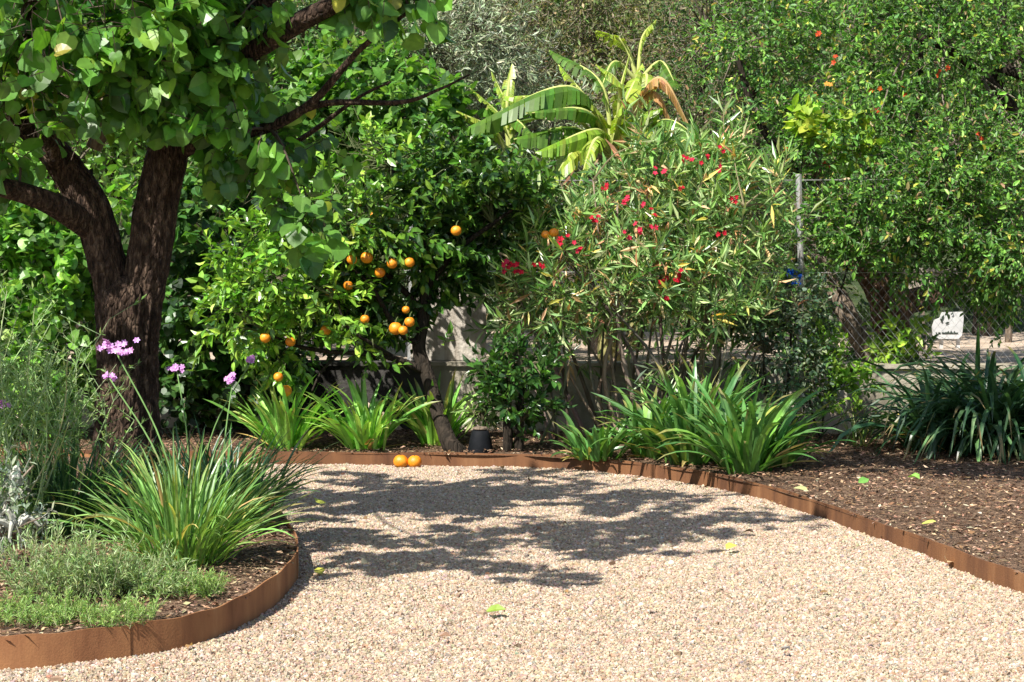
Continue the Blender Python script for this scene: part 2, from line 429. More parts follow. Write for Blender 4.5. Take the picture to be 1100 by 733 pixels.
S.view_settings.view_transform = 'Standard'; S.view_settings.look = 'None'; S.view_settings.exposure = .93; S.view_settings.gamma = 1
S.view_settings.use_curve_mapping = False
S.render.engine = 'CYCLES'
cy = S.cycles; cy.max_bounces = 7; cy.diffuse_bounces = 4; cy.glossy_bounces = 2; cy.transmission_bounces = 5; cy.transparent_max_bounces = 4
cy.use_denoising = True; cy.use_adaptive_sampling = True; cy.adaptive_threshold = .015; cy.sample_clamp_indirect = 6
cy.caustics_reflective = False; cy.caustics_refractive = False

# ================================================================== SETTING
BEDZ = .075
isl_px = [(-90, 724), (0, 722), (60, 718), (120, 711), (180, 702), (222, 692), (255, 678), (284, 660), (305, 643), (317, 628), (320, 615), (316, 600), (306, 582), (290, 562), (268, 545), (236, 530), (190, 519), (130, 511), (40, 506)]
isl = [gnd(x, y) for x, y in isl_px]
isl_poly = [p[:2] for p in isl] + [np.array([-5.5, 11.5]), np.array([-5.5, 6.3])]
far_px = [(-80, 494), (120, 498), (285, 500), (430, 500.5), (560, 502), (640, 507), (700, 514), (760, 523), (820, 537), (870, 553), (930, 575), (1000, 601), (1060, 624), (1110, 643), (1180, 672), (1260, 708)]
far = [gnd(x, y) for x, y in far_px]
dl = nrm((far[-1] - far[-2])[None])[0]; far += [far[-1] + dl * k for k in (.8, 1.7, 2.8, 4.)]
WA, WB = np.array([-7., 15.0]), np.array([8., 13.65])       # line of the low wall
def wall_y(x): return WA[1] + (x - WA[0]) * (WB[1] - WA[1]) / (WB[0] - WA[0])

def zg(P):
    P = np.asarray(P)
    return np.array([.02 * mnoise.noise(Vector((p[0] * .9, p[1] * .9, 0))) + .008 * mnoise.noise(Vector((p[0] * 5, p[1] * 5, 3))) for p in P])

def terrain(x, y):
    d = y - wall_y(x)
    if d < .02: return -.06
    z = .5 + .05 * mnoise.noise(Vector((x * .6, y * .6, 7)))
    if y > 21: z += (y - 21) * .34 + .5 * mnoise.noise(Vector((x * .2, y * .2, 2)))
    return z

# ground sheet reaching the horizon, hill rising behind
ys = np.concatenate([np.linspace(-40, 13, 14), np.linspace(13.2, 15.6, 40), np.linspace(16, 40, 50), np.linspace(42, 300, 20)])
xs = np.concatenate([np.linspace(-200, -12, 10), np.linspace(-11, 11, 60), np.linspace(12, 200, 10)])
gx, gy = np.meshgrid(xs, ys)
GV = np.array([(x, y, terrain(x, min(y, 62))) for x, y in zip(gx.ravel(), gy.ravel())])
nx = len(xs)
i, j = np.meshgrid(np.arange(len(ys) - 1), np.arange(nx - 1), indexing='ij')
Q = np.stack([i * nx + j, i * nx + j + 1, (i + 1) * nx + j + 1, (i + 1) * nx + j], -1).reshape(-1, 4)
hill = GV[Q].mean(1)[:, 1] > 20.5
tag(MB().add(GV, [Q[~hill]]).build('ground', M['earth'], smooth=True), kind='structure')
tag(MB().add(GV, [Q[hill]]).build('hillside', M['litter'], smooth=True), kind='structure')

# gravel court
xs = np.linspace(-6, 6, 160); ys = np.linspace(-3, 13.2, 200); gx, gy = np.meshgrid(xs, ys)
P = np.stack([gx.ravel(), gy.ravel()], 1); z = zg(P) - .004; nx = len(xs)
i, j = np.meshgrid(np.arange(len(ys) - 1), np.arange(nx - 1), indexing='ij')
Q = np.stack([i * nx + j, i * nx + j + 1, (i + 1) * nx + j + 1, (i + 1) * nx + j], -1).reshape(-1, 4)
tag(MB().add(np.column_stack([P, z]), [Q]).build('gravel_court', M['gravelbase'], smooth=True), kind='structure')
gpoly = [np.array([-2.2, far[-1][1]]), far[-1][:2] - .01] + [f[:2] for f in far[::-1]] + [q[:2] for q in isl[::-1]]
def pebbles(n, poly, lo, hi):
    P = R.uniform(lo, hi, (n, 2)); P = P[np.abs(P[:, 0]) < .29 * P[:, 1] + .45]; P = P[inpoly(P, poly)]; k = len(P)
    z = zg(P)
    s = np.exp(R.normal(math.log(.0039), .38, k))[:, None]
    ang = R.uniform(0, 6.28, k)
    th = ang[:, None] + np.arange(4) * (math.pi / 2) + R.normal(0, .3, (k, 4))
    el = R.uniform(.6, 1, (k, 1))
    def ring(sc, zz):
        r = s * sc * R.uniform(.75, 1.25, (k, 4))
        ca, sa = np.cos(th) * r, np.sin(th) * r * el
        return np.stack([P[:, :1] + ca, P[:, 1:] + sa, z[:, None] + s * zz + R.normal(0, .25, (k, 4)) * s], -1)
    V = np.concatenate([ring(1, -.3), ring(.95, .55), ], 1); top = np.concatenate([P + R.normal(0, .2, (k, 2)) * s, (z[:, None] + s * R.uniform(.8, 1.4, (k, 1)))], 1)[:, None]
    V = np.concatenate([V, top], 1)
    o = (np.arange(k) * 9)[:, None, None]
    q = np.array([(a, (a + 1) % 4, 4 + (a + 1) % 4, 4 + a) for a in range(4)]); t = np.array([(4 + a, 4 + (a + 1) % 4, 8) for a in range(4)])
    col = palette([(5, (.405, .307, .214)), (4, (.445, .358, .27)), (2, (.34, .238, .156)), (1, (.495, .425, .342)), (.7, (.25, .16, .1)), (.5, (.24, .21, .18))], k)
    return MB().add(V.reshape(-1, 3), [(q[None] + o).reshape(-1, 4), (t[None] + o).reshape(-1, 3)], np.repeat(col, 9, 0))
tag(pebbles(1080000, gpoly, (-3.6, 4.6), (3.4, 13.0)).build('gravel', M['pebble']), kind='stuff')

# planting beds
def sheet(name, poly, z, mat):
    bm = bmesh.new(); f = bm.faces.new([bm.verts.new((p[0], p[1], z)) for p in poly])
    bmesh.ops.triangulate(bm, faces=[f]); me = bpy.data.meshes.new(name); bm.to_mesh(me); bm.free()
    for p in me.polygons:
        if p.normal.z < 0: p.flip()
    me.materials.append(mat); o = bpy.data.objects.new(name, me); COL.objects.link(o)
    return tag(o, kind='structure')
farbed_poly = [f[:2] for f in far] + [np.array([8., far[-1][1]]), np.array([8., wall_y(8.) - .0]), np.array([-7., wall_y(-7.)]), np.array([-7., 12.9])]
sheet('island_bed', isl_poly, .105, M['mulch'])
fa = np.array([f[:2] for f in far]); fa = np.vstack([[-7., fa[0][1] - .05], fa])
wx = fa[:, 0] + np.linspace(0, 1, len(fa)) ** 2 * 5.3; wb_ = np.stack([wx, wall_y(wx) + .05], 1)
rows = 14; tt = np.linspace(0, 1, rows)[:, None, None]
BV = fa[None] * (1 - tt) + wb_[None] * tt; nf = len(fa)
i, j = np.meshgrid(np.arange(rows - 1), np.arange(nf - 1), indexing='ij')
tag(MB().add(np.concatenate([BV.reshape(-1, 2), np.full((rows * nf, 1), BEDZ)], 1), [np.stack([i * nf + j, i * nf + j + 1, (i + 1) * nf + j + 1, (i + 1) * nf + j], -1).reshape(-1, 4)]).build('mulch_bed', M['mulch']), kind='structure')

def chips(n, poly, lo, hi, z0, pal, smin=.009, smax=.042):
    P = R.uniform(lo, hi, (n, 2)); P = P[inpoly(P, poly)]; k = len(P)
    bumpz = np.array([max(0, mnoise.noise(Vector((p[0] * 3, p[1] * 3, 5)))) * .03 for p in P])
    pos = np.column_stack([P, z0 + .004 + bumpz + R.uniform(0, .012, k)])
    a = R.uniform(0, 6.28, k); d = np.stack([np.cos(a), np.sin(a), R.normal(0, .22, k)], 1)
    n_ = np.stack([R.normal(0, .4, k), R.normal(0, .4, k), np.ones(k)], 1)
    ln = R.uniform(0, 1, k) ** 2.2 * (smax - smin) + smin
    mb = MB(); batch(mb, TL, pos, d, n_, ln, ln * R.uniform(.2, .55, k), palette(pal, k)); return mb
mp = [(3.4, (.09, .05, .03)), (4, (.17, .098, .056)), (3, (.29, .18, .11)), (1.4, (.42, .3, .19)), (.25, (.5, .42, .3)), (.9, (.03, .022, .017))]
tag(chips(215000, farbed_poly, (-4.2, 5.5), (5.5, 15), BEDZ, mp).build('bark_mulch', M['chip']), kind='stuff')
tag(chips(36000, isl_poly, (-3.4, 6.5), (-.9, 11), .105, mp + [(2, (.34, .24, .15))]).build('leaf_litter', M['chip']), kind='stuff')

# rusty steel edging, in panels
def edging(label, pts, z0, z1, cuts, mat='rust', name='steel_edging'):
    P = catmull(np.array([p[:2] for p in pts]), 6)
    root = thing(name, label, 'garden edging', (P[len(P) // 2][0], P[len(P) // 2][1], 0))
    t = nrm(np.gradient(P, axis=0)); nn = np.stack([-t[:, 1], t[:, 0]], 1)
    cuts = [0] + cuts + [len(P) - 1]
    for a, b in zip(cuts[:-1], cuts[1:]):
        p, n_ = P[a:b + 1], nn[a:b + 1]; k = len(p); th = .003
        if b < len(P) - 1: p = p.copy(); p[-1] -= t[b] * .003
        if a in cuts[1::2]: p = p + n_ * .004
        w = np.array([.004 * mnoise.noise(Vector((q[0] * 2.5, q[1] * 2.5, 4))) for q in p])[:, None]
        V = []
        for sgn, z in ((1, z0), (1, z1), (-1, z1), (-1, z0)):
            V.append(np.column_stack([p + n_ * (w + th * sgn), np.full(k, z) + (0.003 * np.sin(np.arange(k) * .9) if z == z1 else 0)]))
        V = np.stack(V, 1).reshape(-1, 3); r = np.arange(k - 1)[:, None] * 4
        q = np.concatenate([r + np.array([m_, (m_ + 1) % 4, 4 + (m_ + 1) % 4, 4 + m_]) for m_ in range(4)])
        MB().add(V, [q, np.array([[0, 1, 2, 3], [4 * k - 1, 4 * k - 2, 4 * k - 3, 4 * k - 4]])]).build('panel', M[mat], root)
    return root
edging('rust-brown steel edging curving round the left bed with grasses and shade tree', isl, -.05, .125, [20, 56, 84])
edging('long rust-brown steel edging between gravel and the mulched far bed', far, -.05, .088, [12, 18, 42, 66], 'rust_dark')

# low concrete wall
def wallbox(name, x0, x1, z0, z1, th, mat, label, cat, cap=None, dy=0, capmat=None):
    root = thing(name, label, cat, ((x0 + x1) / 2, wall_y((x0 + x1) / 2) + dy, z0))
    n = max(2, int((x1 - x0) / .12)); m = max(2, int((z1 - z0) / .08))
    X = np.linspace(x0, x1, n + 1)
    mb = MB(); 
    V = []
    Zs = np.linspace(z0, z1, m + 1)
    for zz in Zs:
        for x in X: V.append((x, wall_y(x) + dy + .008 * mnoise.noise(Vector((x * 3, zz * 3, 1))), zz))
    i, j = np.meshgrid(np.arange(m), np.arange(n), indexing='ij'); q = np.stack([i * (n + 1) + j, i * (n + 1) + j + 1, (i + 1) * (n + 1) + j + 1, (i + 1) * (n + 1) + j], -1).reshape(-1, 4)
    mb.add(np.array(V), [q])
    top = np.array([V[m * (n + 1) + k] for k in range(n + 1)]); bk = np.array([(x, wall_y(x) + dy + th, z1) for x in X]); bb = bk.copy(); bb[:, 2] = z0
    k = np.arange(n)[:, None]
    mb.add(np.vstack([top, bk, bb]), [np.concatenate([np.hstack([k, k + 1, k + n + 2, k + n + 1]), np.hstack([k, k + 1, k + n + 2, k + n + 1]) + n + 1])])
    e = np.array([V[0], V[m * (n + 1)], bk[0], bb[0], V[n], V[m * (n + 1) + n], bk[-1], bb[-1]])
    mb.add(e, [np.array([[0, 1, 2, 3], [4, 7, 6, 5]])])
    mb.build('wall_face', mat, root)
    if cap:
        c = MB(); V = []
        for x in X:
            y = wall_y(x) + dy; w = .006 * mnoise.noise(Vector((x * 6, 2, 1)))
            V += [(x, y - .025 + w, z1 + .001), (x, y - .025 + w, z1 + cap), (x, y + th + .01, z1 + cap), (x, y + th + .01, z1 + .001)]
        r = np.arange(n)[:, None] * 4
        c.add(np.array(V), [np.concatenate([r + np.array([a, (a + 1) % 4, 4 + (a + 1) % 4, 4 + a]) for a in range(4)]), np.array([[0, 1, 2, 3], [4 * n + 3, 4 * n + 2, 4 * n + 1, 4 * n]])])
        c.build('coping', capmat or mat, root)
    return root
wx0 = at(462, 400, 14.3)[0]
wallbox('low_wall', -7, wx0 - .01, 0, .547, .22, M['concrete_black'], 'near-black stretch of low concrete wall behind the strap-leaved clumps under the orange tree', 'wall', cap=.028)  # left stretch of the wall in a near-black concrete tone
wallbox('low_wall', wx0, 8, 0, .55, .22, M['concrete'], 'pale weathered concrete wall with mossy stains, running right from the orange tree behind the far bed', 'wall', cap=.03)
ux0, ux1 = at(440, 360, 14.4)[0], at(522, 360, 14.4)[0]
wallbox('upper_wall', ux0, ux1, .585, 1.12, .1, M['concrete_dark'], 'pale streaked concrete panel standing on the low wall beside the orange tree', 'wall', dy=.09)

# ------------------------------------------------------------------ chain-link fence on the wall
fx0, fx1, fz0, fz1 = at(432, 300, 14.3)[0], 4.6, .59, 1.93
fence = thing('chain_link_fence', 'rusty chain-link fence with thin posts on top of the low wall', 'fence', ((fx0 + fx1) / 2, wall_y(2) + .14, fz0))
mb = MB(); a, b = [], []
for s in (1, -1):
    for q in np.arange(fx0 - 1.4, fx1 + 1.4, .062):
        x0, z0, x1, z1 = q, fz0, q + s * (fz1 - fz0) * .8, fz1
        sl_ = (z1 - z0) / (x1 - x0)
        def clip(x, z):
            xc = min(max(x, fx0), fx1); return xc, z + (xc - x) * sl_
        x0, z0 = clip(x0, z0); x1, z1 = clip(x1, z1)
        if z0 > fz1 or z1 < fz0 or abs(x1 - x0) < .01: continue
        off = .10 + .002 * s
        a.append((x0, wall_y(x0) + off, z0)); b.append((x1, wall_y(x1) + off, z1))
V = np.array(a), np.array(b)
twigmesh(mb, V[0], V[1], .0011, (.4, .4, .38)); mb.build('wire_mesh', M['wire'], fence)
for z in (fz1 - .005, 1.75, 1.25):
    mb = MB(); tube(mb, [(fx0, wall_y(fx0) + .12, z), (1.5, wall_y(1.5) + .12, z - .01), (fx1, wall_y(fx1) + .12, z)], [.003] * 3, 5, 6); mb.build('tension_wire', M['wire'], fence)
for px in (440, 866, 1180):
    x = at(px, 300, 14.1)[0]; y = wall_y(x) + .13; mb = MB()
    tube(mb, [(x - .02, y, fz0 - .02), (x - .008, y, 1.2), (x - .03, y, 1.96)], [.024, .023, .023], 8, 3); mb.build('post', M['metal'], fence)

# ================================================================== SHADE TREE (left)
def tree_root(name, label, base, group=None, cat='tree'): return thing(name, label, cat, base, group)
TB = at(136, 553, 10.0)
shade = tree_root('shade_tree', 'broad-leaved shade tree with dark ridged forked trunk in the left bed', TB)
a10 = lambda x, y, Y=10.0: at(x, y, Y)
mb = MB()
tube(mb, [a10(138, 580), a10(136, 545), a10(137, 480), a10(137, 400), a10(138, 340), a10(139, 318), a10(139, 302), a10(139, 292)], [.34, .19, .145, .135, .138, .138, .1, .04], 110, 30, ridge=.15, rough=.12, seed=3)
tube(mb, [a10(147, 350), a10(154, 310), a10(161, 272), a10(167, 225), a10(178, 175), a10(186, 130), a10(196, 80), a10(205, 10), a10(200, -90)], [.065, .098, .097, .096, .092, .088, .09, .08, .06], 72, 16, ridge=.13, rough=.1, seed=8)
tube(mb, [a10(130, 350), a10(123, 310), a10(112, 270), a10(98, 225), a10(68, 178), a10(38, 142), a10(0, 95, 9.8), a10(-60, 20, 9.5)], [.065, .09, .085, .085, .074, .066, .065, .05], 72, 16, ridge=.13, rough=.1, seed=12)
mb.build('trunk', M['bark_shade'], shade, smooth=True)
limbs = [([(100, 245), (62, 222, 9.8), (20, 206, 9.7), (-30, 196, 9.6)], [.075, .06, .05, .04]),
         ([(186, 130), (215, 95, 9.9), (262, 62, 9.7), (318, 26, 9.6), (375, -5, 9.5), (440, -60, 9.3)], [.075, .055, .05, .048, .042, .03]),
         ([(180, 170), (225, 150, 9.9), (285, 138, 9.8), (335, 110, 9.7), (385, 55, 9.6), (440, 12, 9.5)], [.045, .032, .028, .02, .014, .008]),
         ([(290, 139, 9.8), (345, 112, 9.8), (430, 110, 9.8), (470, 97, 9.8), (505, 80, 9.8)], [.022, .017, .012, .008, .004]),
         ([(215, 95, 9.9), (245, 40, 9.8), (285, 0, 9.7), (330, -80, 9.6)], [.06, .055, .05, .04]),
         ([(285, 170, 10.3), (330, 145, 10.3), (385, 105, 10.2), (420, 88, 10.2)], [.018, .014, .009, .005]),
         ([(100, 160, 10), (112, 130, 10), (118, 90, 10), (115, 40, 10)], [.04, .045, .042, .035]),
         ([(172, 140, 9.9), (176, 105, 9.8), (180, 70, 9.75), (172, 40, 9.7)], [.04, .05, .045, .03]),
         ([(60, 178, 9.9), (40, 100, 9.7), (30, 30, 9.6), (40, -60, 9.4)], [.05, .045, .04, .03])]
for pts, rad in limbs:
    mb = MB(); tube(mb, [a10(*p) for p in pts], rad, 16, 8, ridge=.05, rough=.1, seed=pts[0][0]); mb.build('limb', M['bark_pale' if pts[0][0] in (100, 172) and pts[0][1] in (160, 140) else 'bark_shade'], shade, smooth=True)

def over(px, py, h, r, w=1.0, rz=None):
    """crown clump of the shade tree, set so that its shade falls on the ground round photo pixel (px,py)"""
    g = gnd(px, py); c = np.array([g[0] + SAZ[0] * COT * h, g[1] + SAZ[1] * COT * h, h])
    return (c, np.array([r, r, rz or r * .6]) * .85, w)
PAL_SH = [(5, (.075, .2, .035)), (3, (.115, .28, .045)), (1.4, (.19, .38, .06)), (1, (.05, .13, .04)), (.06, (.34, .36, .07))]
crown, tw = MB(), MB()
vis = [B(45, 35, 9.4, 60, 40, .35), B(130, 30, 9.3, 70, 40, .35), B(100, 85, 9.3, 55, 30, .25, 1700), B(205, 25, 9.6, 50, 40, .35), B(20, 100, 9.5, 40, 36, .3),
       B(165, 95, 9.5, 40, 25, .2, 900), B(230, 85, 9.6, 40, 36, .3), B(255, 150, 9.7, 32, 28, .3, 700), B(280, 192, 9.7, 28, 26, .25, 560), B(330, 228, 9.6, 36, 16, .2, 480),
       B(300, 150, 9.8, 30, 26, .2, 600), B(8, 170, 9.7, 22, 18, .2, 330), B(122, 212, 9.5, 8, 10, .06, 110), B(255, 15, 9.7, 36, 22, .3), B(440, -6, 9.5, 36, 10, .2, 420), B(335, 245, 9.6, 22, 10, .15, 220), B(400, -16, 9.5, 45, 8, .2, 420), B(60, 140, 9.6, 20, 12, .1, 180)]
nodes = [a10(*p) for pts, _ in limbs for p in pts]
sv_ = np.array(sd)
def openings(targets):
    def f(p):
        k = np.ones(len(p), bool)
        for T_, r_ in targets:
            v = p - T_; q = v @ sv_
            k &= ~((q > .22) & (np.linalg.norm(v - q[:, None] * sv_, axis=1) < r_))
        return k
    return f
sunny = openings([(at(x, y, 9.15), r * 1.25) for x, y, r in ((60, 30, .22), (130, 25, .24), (190, 30, .2), (95, 70, .2), (150, 75, .18), (20, 70, .18), (240, 60, .12), (270, 190, .1), (335, 240, .14), (30, 130, .12))] + [(at(x, y, 9.84), r) for x, y, r in ((155, 300, 0.11), (165, 360, 0.10), (128, 420, 0.11), (118, 330, 0.10), (172, 240, 0.12), (60, 200, 0.11), (150, 450, 0.10))])
foliage(crown, vis, 240, 3, 4, .10, .15, .1, .98, TH, PAL_SH, up=-.05, droop=.75, spread=1.0, shell=.15, stemmb=tw, stem_r=.0028, stem_col=(.07, .05, .035), nodes=nodes, limb_r=.007, jit=.6, upn=.45, nconn=60, cull=sunny)
# the crown over the picture's upper edge: clumps shaped to shade gravel, trunk, mulch and lilies
top = [over(360, 545, 2.75, .62, 1.3), over(470, 535, 3.2, .62, 1.3), over(590, 535, 3.8, .62, 1.3), over(690, 545, 3.9, .55, 1.1), over(780, 560, 3.9, .48, .9), over(640, 575, 3.6, .5, 1),
       over(440, 585, 2.75, .5, 1), over(540, 580, 3.5, .55, 1.1), over(360, 590, 2.75, .4, .7), over(540, 608, 3.4, .2, .25), over(575, 622, 3.4, .15, .16), over(600, 634, 3.4, .1, .06), over(330, 520, 2.75, .5, .9), over(430, 515, 3.0, .5, .9), over(560, 515, 3.9, .45, .8), over(730, 575, 3.7, .35, .5), over(500, 560, 3.6, .6, 1.2), over(820, 575, 3.8, .3, .35)]
def shade_at(P, h, r, w=1.0):
    c = np.array([P[0] + SAZ[0] * COT * (h - P[2]), P[1] + SAZ[1] * COT * (h - P[2]), h]); return (c, np.array([r, r, r * .7]), w)
top += [shade_at(at(550, 250, 13.2), 4.0, .22, .5), shade_at(at(1000, 440, 13), 3.9, .7, 1.3), shade_at(at(1080, 470, 13), 3.9, .6, 1.0), shade_at(at(930, 500, 12.6), 4, .3, .5), shade_at(at(1030, 500, 12.3), 3.9, .45, .9), shade_at(at(830, 440, 13.2), 4.1, .15, .25)]  # unseen clumps added to shade the orange tree, lilies and mulch
top += [over(905, 505, 3.9, .3, .9), over(960, 512, 3.9, .3, .9), over(1040, 515, 3.9, .32, .9), over(1100, 520, 3.9, .3, .9), over(880, 490, 4, .2, .3), over(335, 575, 2.75, .3, .5), over(390, 610, 2.75, .25, .35), over(480, 605, 3.3, .3, .45), over(680, 590, 3.6, .3, .5), shade_at(at(135, 420, 10), 3.1, .25, .5), shade_at(at(60, 540, 9), 2.9, .3, .6), shade_at(at(130, 520, 9.2), 3, .25, .4), shade_at(at(240, 520, 9.6), 3.2, .2, .3)]  # more clumps added for shade on mulch, gravel, trunk and garlic
tn = [a10(440, -60, 9.3), a10(330, -80, 9.6), a10(40, -60, 9.4), a10(-60, 20, 9.5), a10(200, -90)]
foliage(crown, top, 330, 4, 4, .085, .15, .112, .98, TH, PAL_SH, up=.1, droop=.6, spread=1.0, shell=.1, stemmb=tw, stem_r=.003, stem_col=(.07, .05, .035), nodes=tn, limb_r=.012, jit=.5, nconn=12, cull=sunny)
crown.build('crown', M['leaf_broad'], shade); tw.build('twigs', M['stem'], shade)

# ================================================================== ORANGE TREE
OB = at(488, 487, 12.95); OB[2] = BEDZ
ot = tree_root('orange_tree', 'small orange tree with leaning slender trunk and ripe oranges behind the edging', OB)
mb = MB(); o13 = lambda x, y, Y=13.0: at(x, y, Y + .35 * max(0, min(1, (470 - y) / 80)))
tube(mb, [o13(494, 492, 12.95), o13(482, 474, 12.95), o13(470, 440), o13(460, 405), o13(450, 375), o13(455, 340), o13(458, 300), o13(452, 250)], [.075, .055, .048, .046, .045, .04, .032, .02], 20, 8, ridge=.04, rough=.14, seed=4)
mb.build('trunk', M['bark_dark'], ot, smooth=True)
ol = [([(458, 400), (425, 386, 12.9), (390, 380, 12.8), (355, 378, 12.8), (320, 372, 12.8), (290, 360, 12.7)], [.03, .022, .018, .016, .012, .008]),
      ([(452, 372), (425, 352, 12.9), (400, 310, 12.8), (370, 280, 12.7)], [.026, .02, .016, .008]),
      ([(457, 310), (490, 270), (530, 240), (565, 215)], [.024, .02, .014, .008]),
      ([(455, 335), (410, 290), (350, 250), (300, 240)], [.024, .018, .014, .008]),
      ([(453, 270), (440, 220), (420, 180)], [.02, .014, .007]),
      ([(430, 388), (400, 370, 12.7), (372, 350, 12.6), (362, 320, 12.6)], [.018, .014, .01, .006]),
      ([(365, 378, 12.8), (345, 400, 12.8), (335, 420, 12.8)], [.01, .008, .005])]
for pts, rad in ol:
    mb = MB(); tube(mb, [o13(*p) for p in pts], rad, 8, 5, rough=.1, seed=pts[1][0]); mb.build('limb', M['bark_dark'], ot, smooth=True)
fruit_px = [(394, 277, 7), (408, 293, 7.5), (440, 282, 6.5), (421, 283, 6.3), (356, 314, 7), (374, 307, 6.2), (425, 353, 7.5), (433, 355, 6.3), (440, 346, 7.2), (350, 355, 6), (312, 367, 7), (285, 363, 6), (299, 405, 6.5), (307, 420, 7), (419, 233, 6.5), (490, 248, 6.5), (402, 232, 6), (586, 252, 6), (595, 250, 6.3), (436, 333, 5.5), (392, 343, 5.5), (378, 279, 6)]
fruit = []
for x, y, r in fruit_px:
    Yf = 12.86 + (.2 if y < 260 else 0) + R.uniform(-.05, .24)
    if x > 570: Yf = 13.1
    fruit.append((at(x, y, Yf), r * R.uniform(.74, .98) * Yf / F))
FC = np.array([f[0] for f in fruit])
tocam = nrm(np.array([0, 0, CAMH]) - FC)
def fcull(p):
    k = np.ones(len(p), bool)
    for c, t in zip(FC, tocam):
        for s in (0,): k &= np.linalg.norm(p - (c + t * s), axis=1) > .036
    for T_, r_ in ((at(505, 425, 14.25), .2), (at(490, 365, 14.3), .17), (at(500, 395, 14.25), .17)):
        v = p - T_; q = v @ np.array(sd_sun); k &= np.linalg.norm(v - q[:, None] * np.array(sd_sun), axis=1) > r_
    return k
sd_sun = tuple(sd)
PAL_OR = [(4, (0.052, 0.14, 0.018)), (3, (0.033, 0.092, 0.016)), (2, (0.096, 0.214, 0.026)), (1, (0.148, 0.273, 0.037))]  # darkened for the crown's right side, its shade put into the colour
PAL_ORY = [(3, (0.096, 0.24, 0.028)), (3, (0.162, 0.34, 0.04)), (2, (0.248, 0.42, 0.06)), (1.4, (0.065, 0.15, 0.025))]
PAL_ORD = [(4, (0.028, 0.08, 0.016)), (2, (0.048, 0.128, 0.024)), (1, (0.02, 0.052, 0.014))]  # deep greens for the interior: shade painted into the leaf colour
on = [o13(*p) for pts, _ in ol for p in pts]
fo, tw = MB(), MB()
kw = dict(up=.3, droop=.3, spread=.95, shell=.35, stemmb=tw, stem_r=.0026, stem_col=(.09, .11, .04), cull=fcull, nodes=on, limb_r=.006)
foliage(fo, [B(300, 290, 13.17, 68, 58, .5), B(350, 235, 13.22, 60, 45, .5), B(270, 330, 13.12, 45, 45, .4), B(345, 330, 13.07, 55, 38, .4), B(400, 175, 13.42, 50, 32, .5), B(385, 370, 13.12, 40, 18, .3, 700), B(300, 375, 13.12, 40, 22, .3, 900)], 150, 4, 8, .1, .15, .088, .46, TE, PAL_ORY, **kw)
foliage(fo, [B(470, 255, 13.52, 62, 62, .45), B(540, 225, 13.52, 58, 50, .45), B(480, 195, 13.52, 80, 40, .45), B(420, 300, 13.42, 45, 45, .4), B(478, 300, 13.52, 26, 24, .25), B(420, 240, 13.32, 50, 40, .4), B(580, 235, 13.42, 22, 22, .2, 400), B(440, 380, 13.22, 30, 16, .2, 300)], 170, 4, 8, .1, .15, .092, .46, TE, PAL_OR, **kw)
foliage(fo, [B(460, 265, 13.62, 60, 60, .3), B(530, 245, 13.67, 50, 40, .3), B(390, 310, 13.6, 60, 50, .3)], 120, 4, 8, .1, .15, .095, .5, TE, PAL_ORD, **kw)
fo.build('crown', M['leaf_gloss'], ot); tw.build('twigs', M['stem'], ot)
for (c, r) in fruit:
    mb = MB(); sphere(mb, c, r, 18, 12)
    f = mb.build('orange', M['orange'], ot, smooth=True)
    s = MB(); tube(s, [c + np.array([0, 0, r * .85]), c + np.array([.004, .015, r + .015]), c + np.array([.012, .05, r + .03])], [.004, .003, .003], 5, 2, (.1, .13, .04)); s.build('stalk', M['stem'], f)
# two fallen oranges on the gravel
for (x, lab, rr) in ((430.5, 'ripe orange lying on gravel against the edging, left of a touching pair', .0485), (445.5, 'ripe orange lying on gravel against the edging, right of a touching pair', .0465)):
    g = gnd(x, 502.5); mb = MB(); c = (g[0], g[1], rr * .93 - .006); sphere(mb, c, rr, 28, 18)
    o = mb.build('orange', M['orange'], None, True, origin=(g[0], g[1], 0)); tag(o, lab, 'orange', 'oranges fallen on the gravel')
    s = MB(); box(s, (c[0] - .004, c[1] - .004, c[2] + rr * .83), (c[0] + .004, c[1] + .004, c[2] + rr * .9)); s.build('stalk_scar', M['bark_dark'], o)

# ================================================================== OLEANDER
def postcull(p):
    q = p - np.array([0, 0, CAMH]); dep = q[:, 1] * cp - q[:, 2] * sp_; X = 550 + F * q[:, 0] / dep; Yp = 366.5 - F * (q[:, 1] * sp_ + q[:, 2] * cp) / dep
    return ~((np.abs(X - 865) < 10) & (Yp > 186) & (Yp < 312) & (p[:, 1] < 14.1))
PAL_OL = [(5, (.18, .32, .1)), (2.4, (.3, .42, .2)), (3.4, (.075, .17, .05)), (.5, (.52, .4, .24)), (.3, (.6, .56, .17)), (.4, (.36, .2, .11))]
OLB = np.array([*at(680, 460, 13.6)[:2], BEDZ])
ole = thing('oleander', 'big flowering oleander bush with narrow grey-green leaves and red blooms', 'shrub', OLB)
fo, tw = MB(), MB()
stems = []
for i in range(38):
    bx = R.uniform(575, 760); tx = bx + R.normal() * 60 + (bx - 670) * .4
    Yb = R.uniform(13.35, 13.95); ty = R.uniform(190, 340)
    p0 = at(bx, 460, Yb); p0[2] = BEDZ - .02; p2 = at(tx, ty, Yb + R.normal() * .2); p1 = p0 * .55 + p2 * .45 + np.array([R.normal() * .12, R.normal() * .08, 0])
    stems += [tuple(p2), tuple(p0 * .3 + p2 * .7)]
    r = R.uniform(.009, .02)
    mb = MB(); tube(mb, [p0, p1, p2], [r, r * .8, r * .35], 7, 5, palette([(2, (.25, .2, .15)), (1, (.14, .11, .08)), (1, (.1, .08, .05))], 1)[0], rough=.1, seed=i); mb.build('stem', M['stem'], ole, smooth=True)
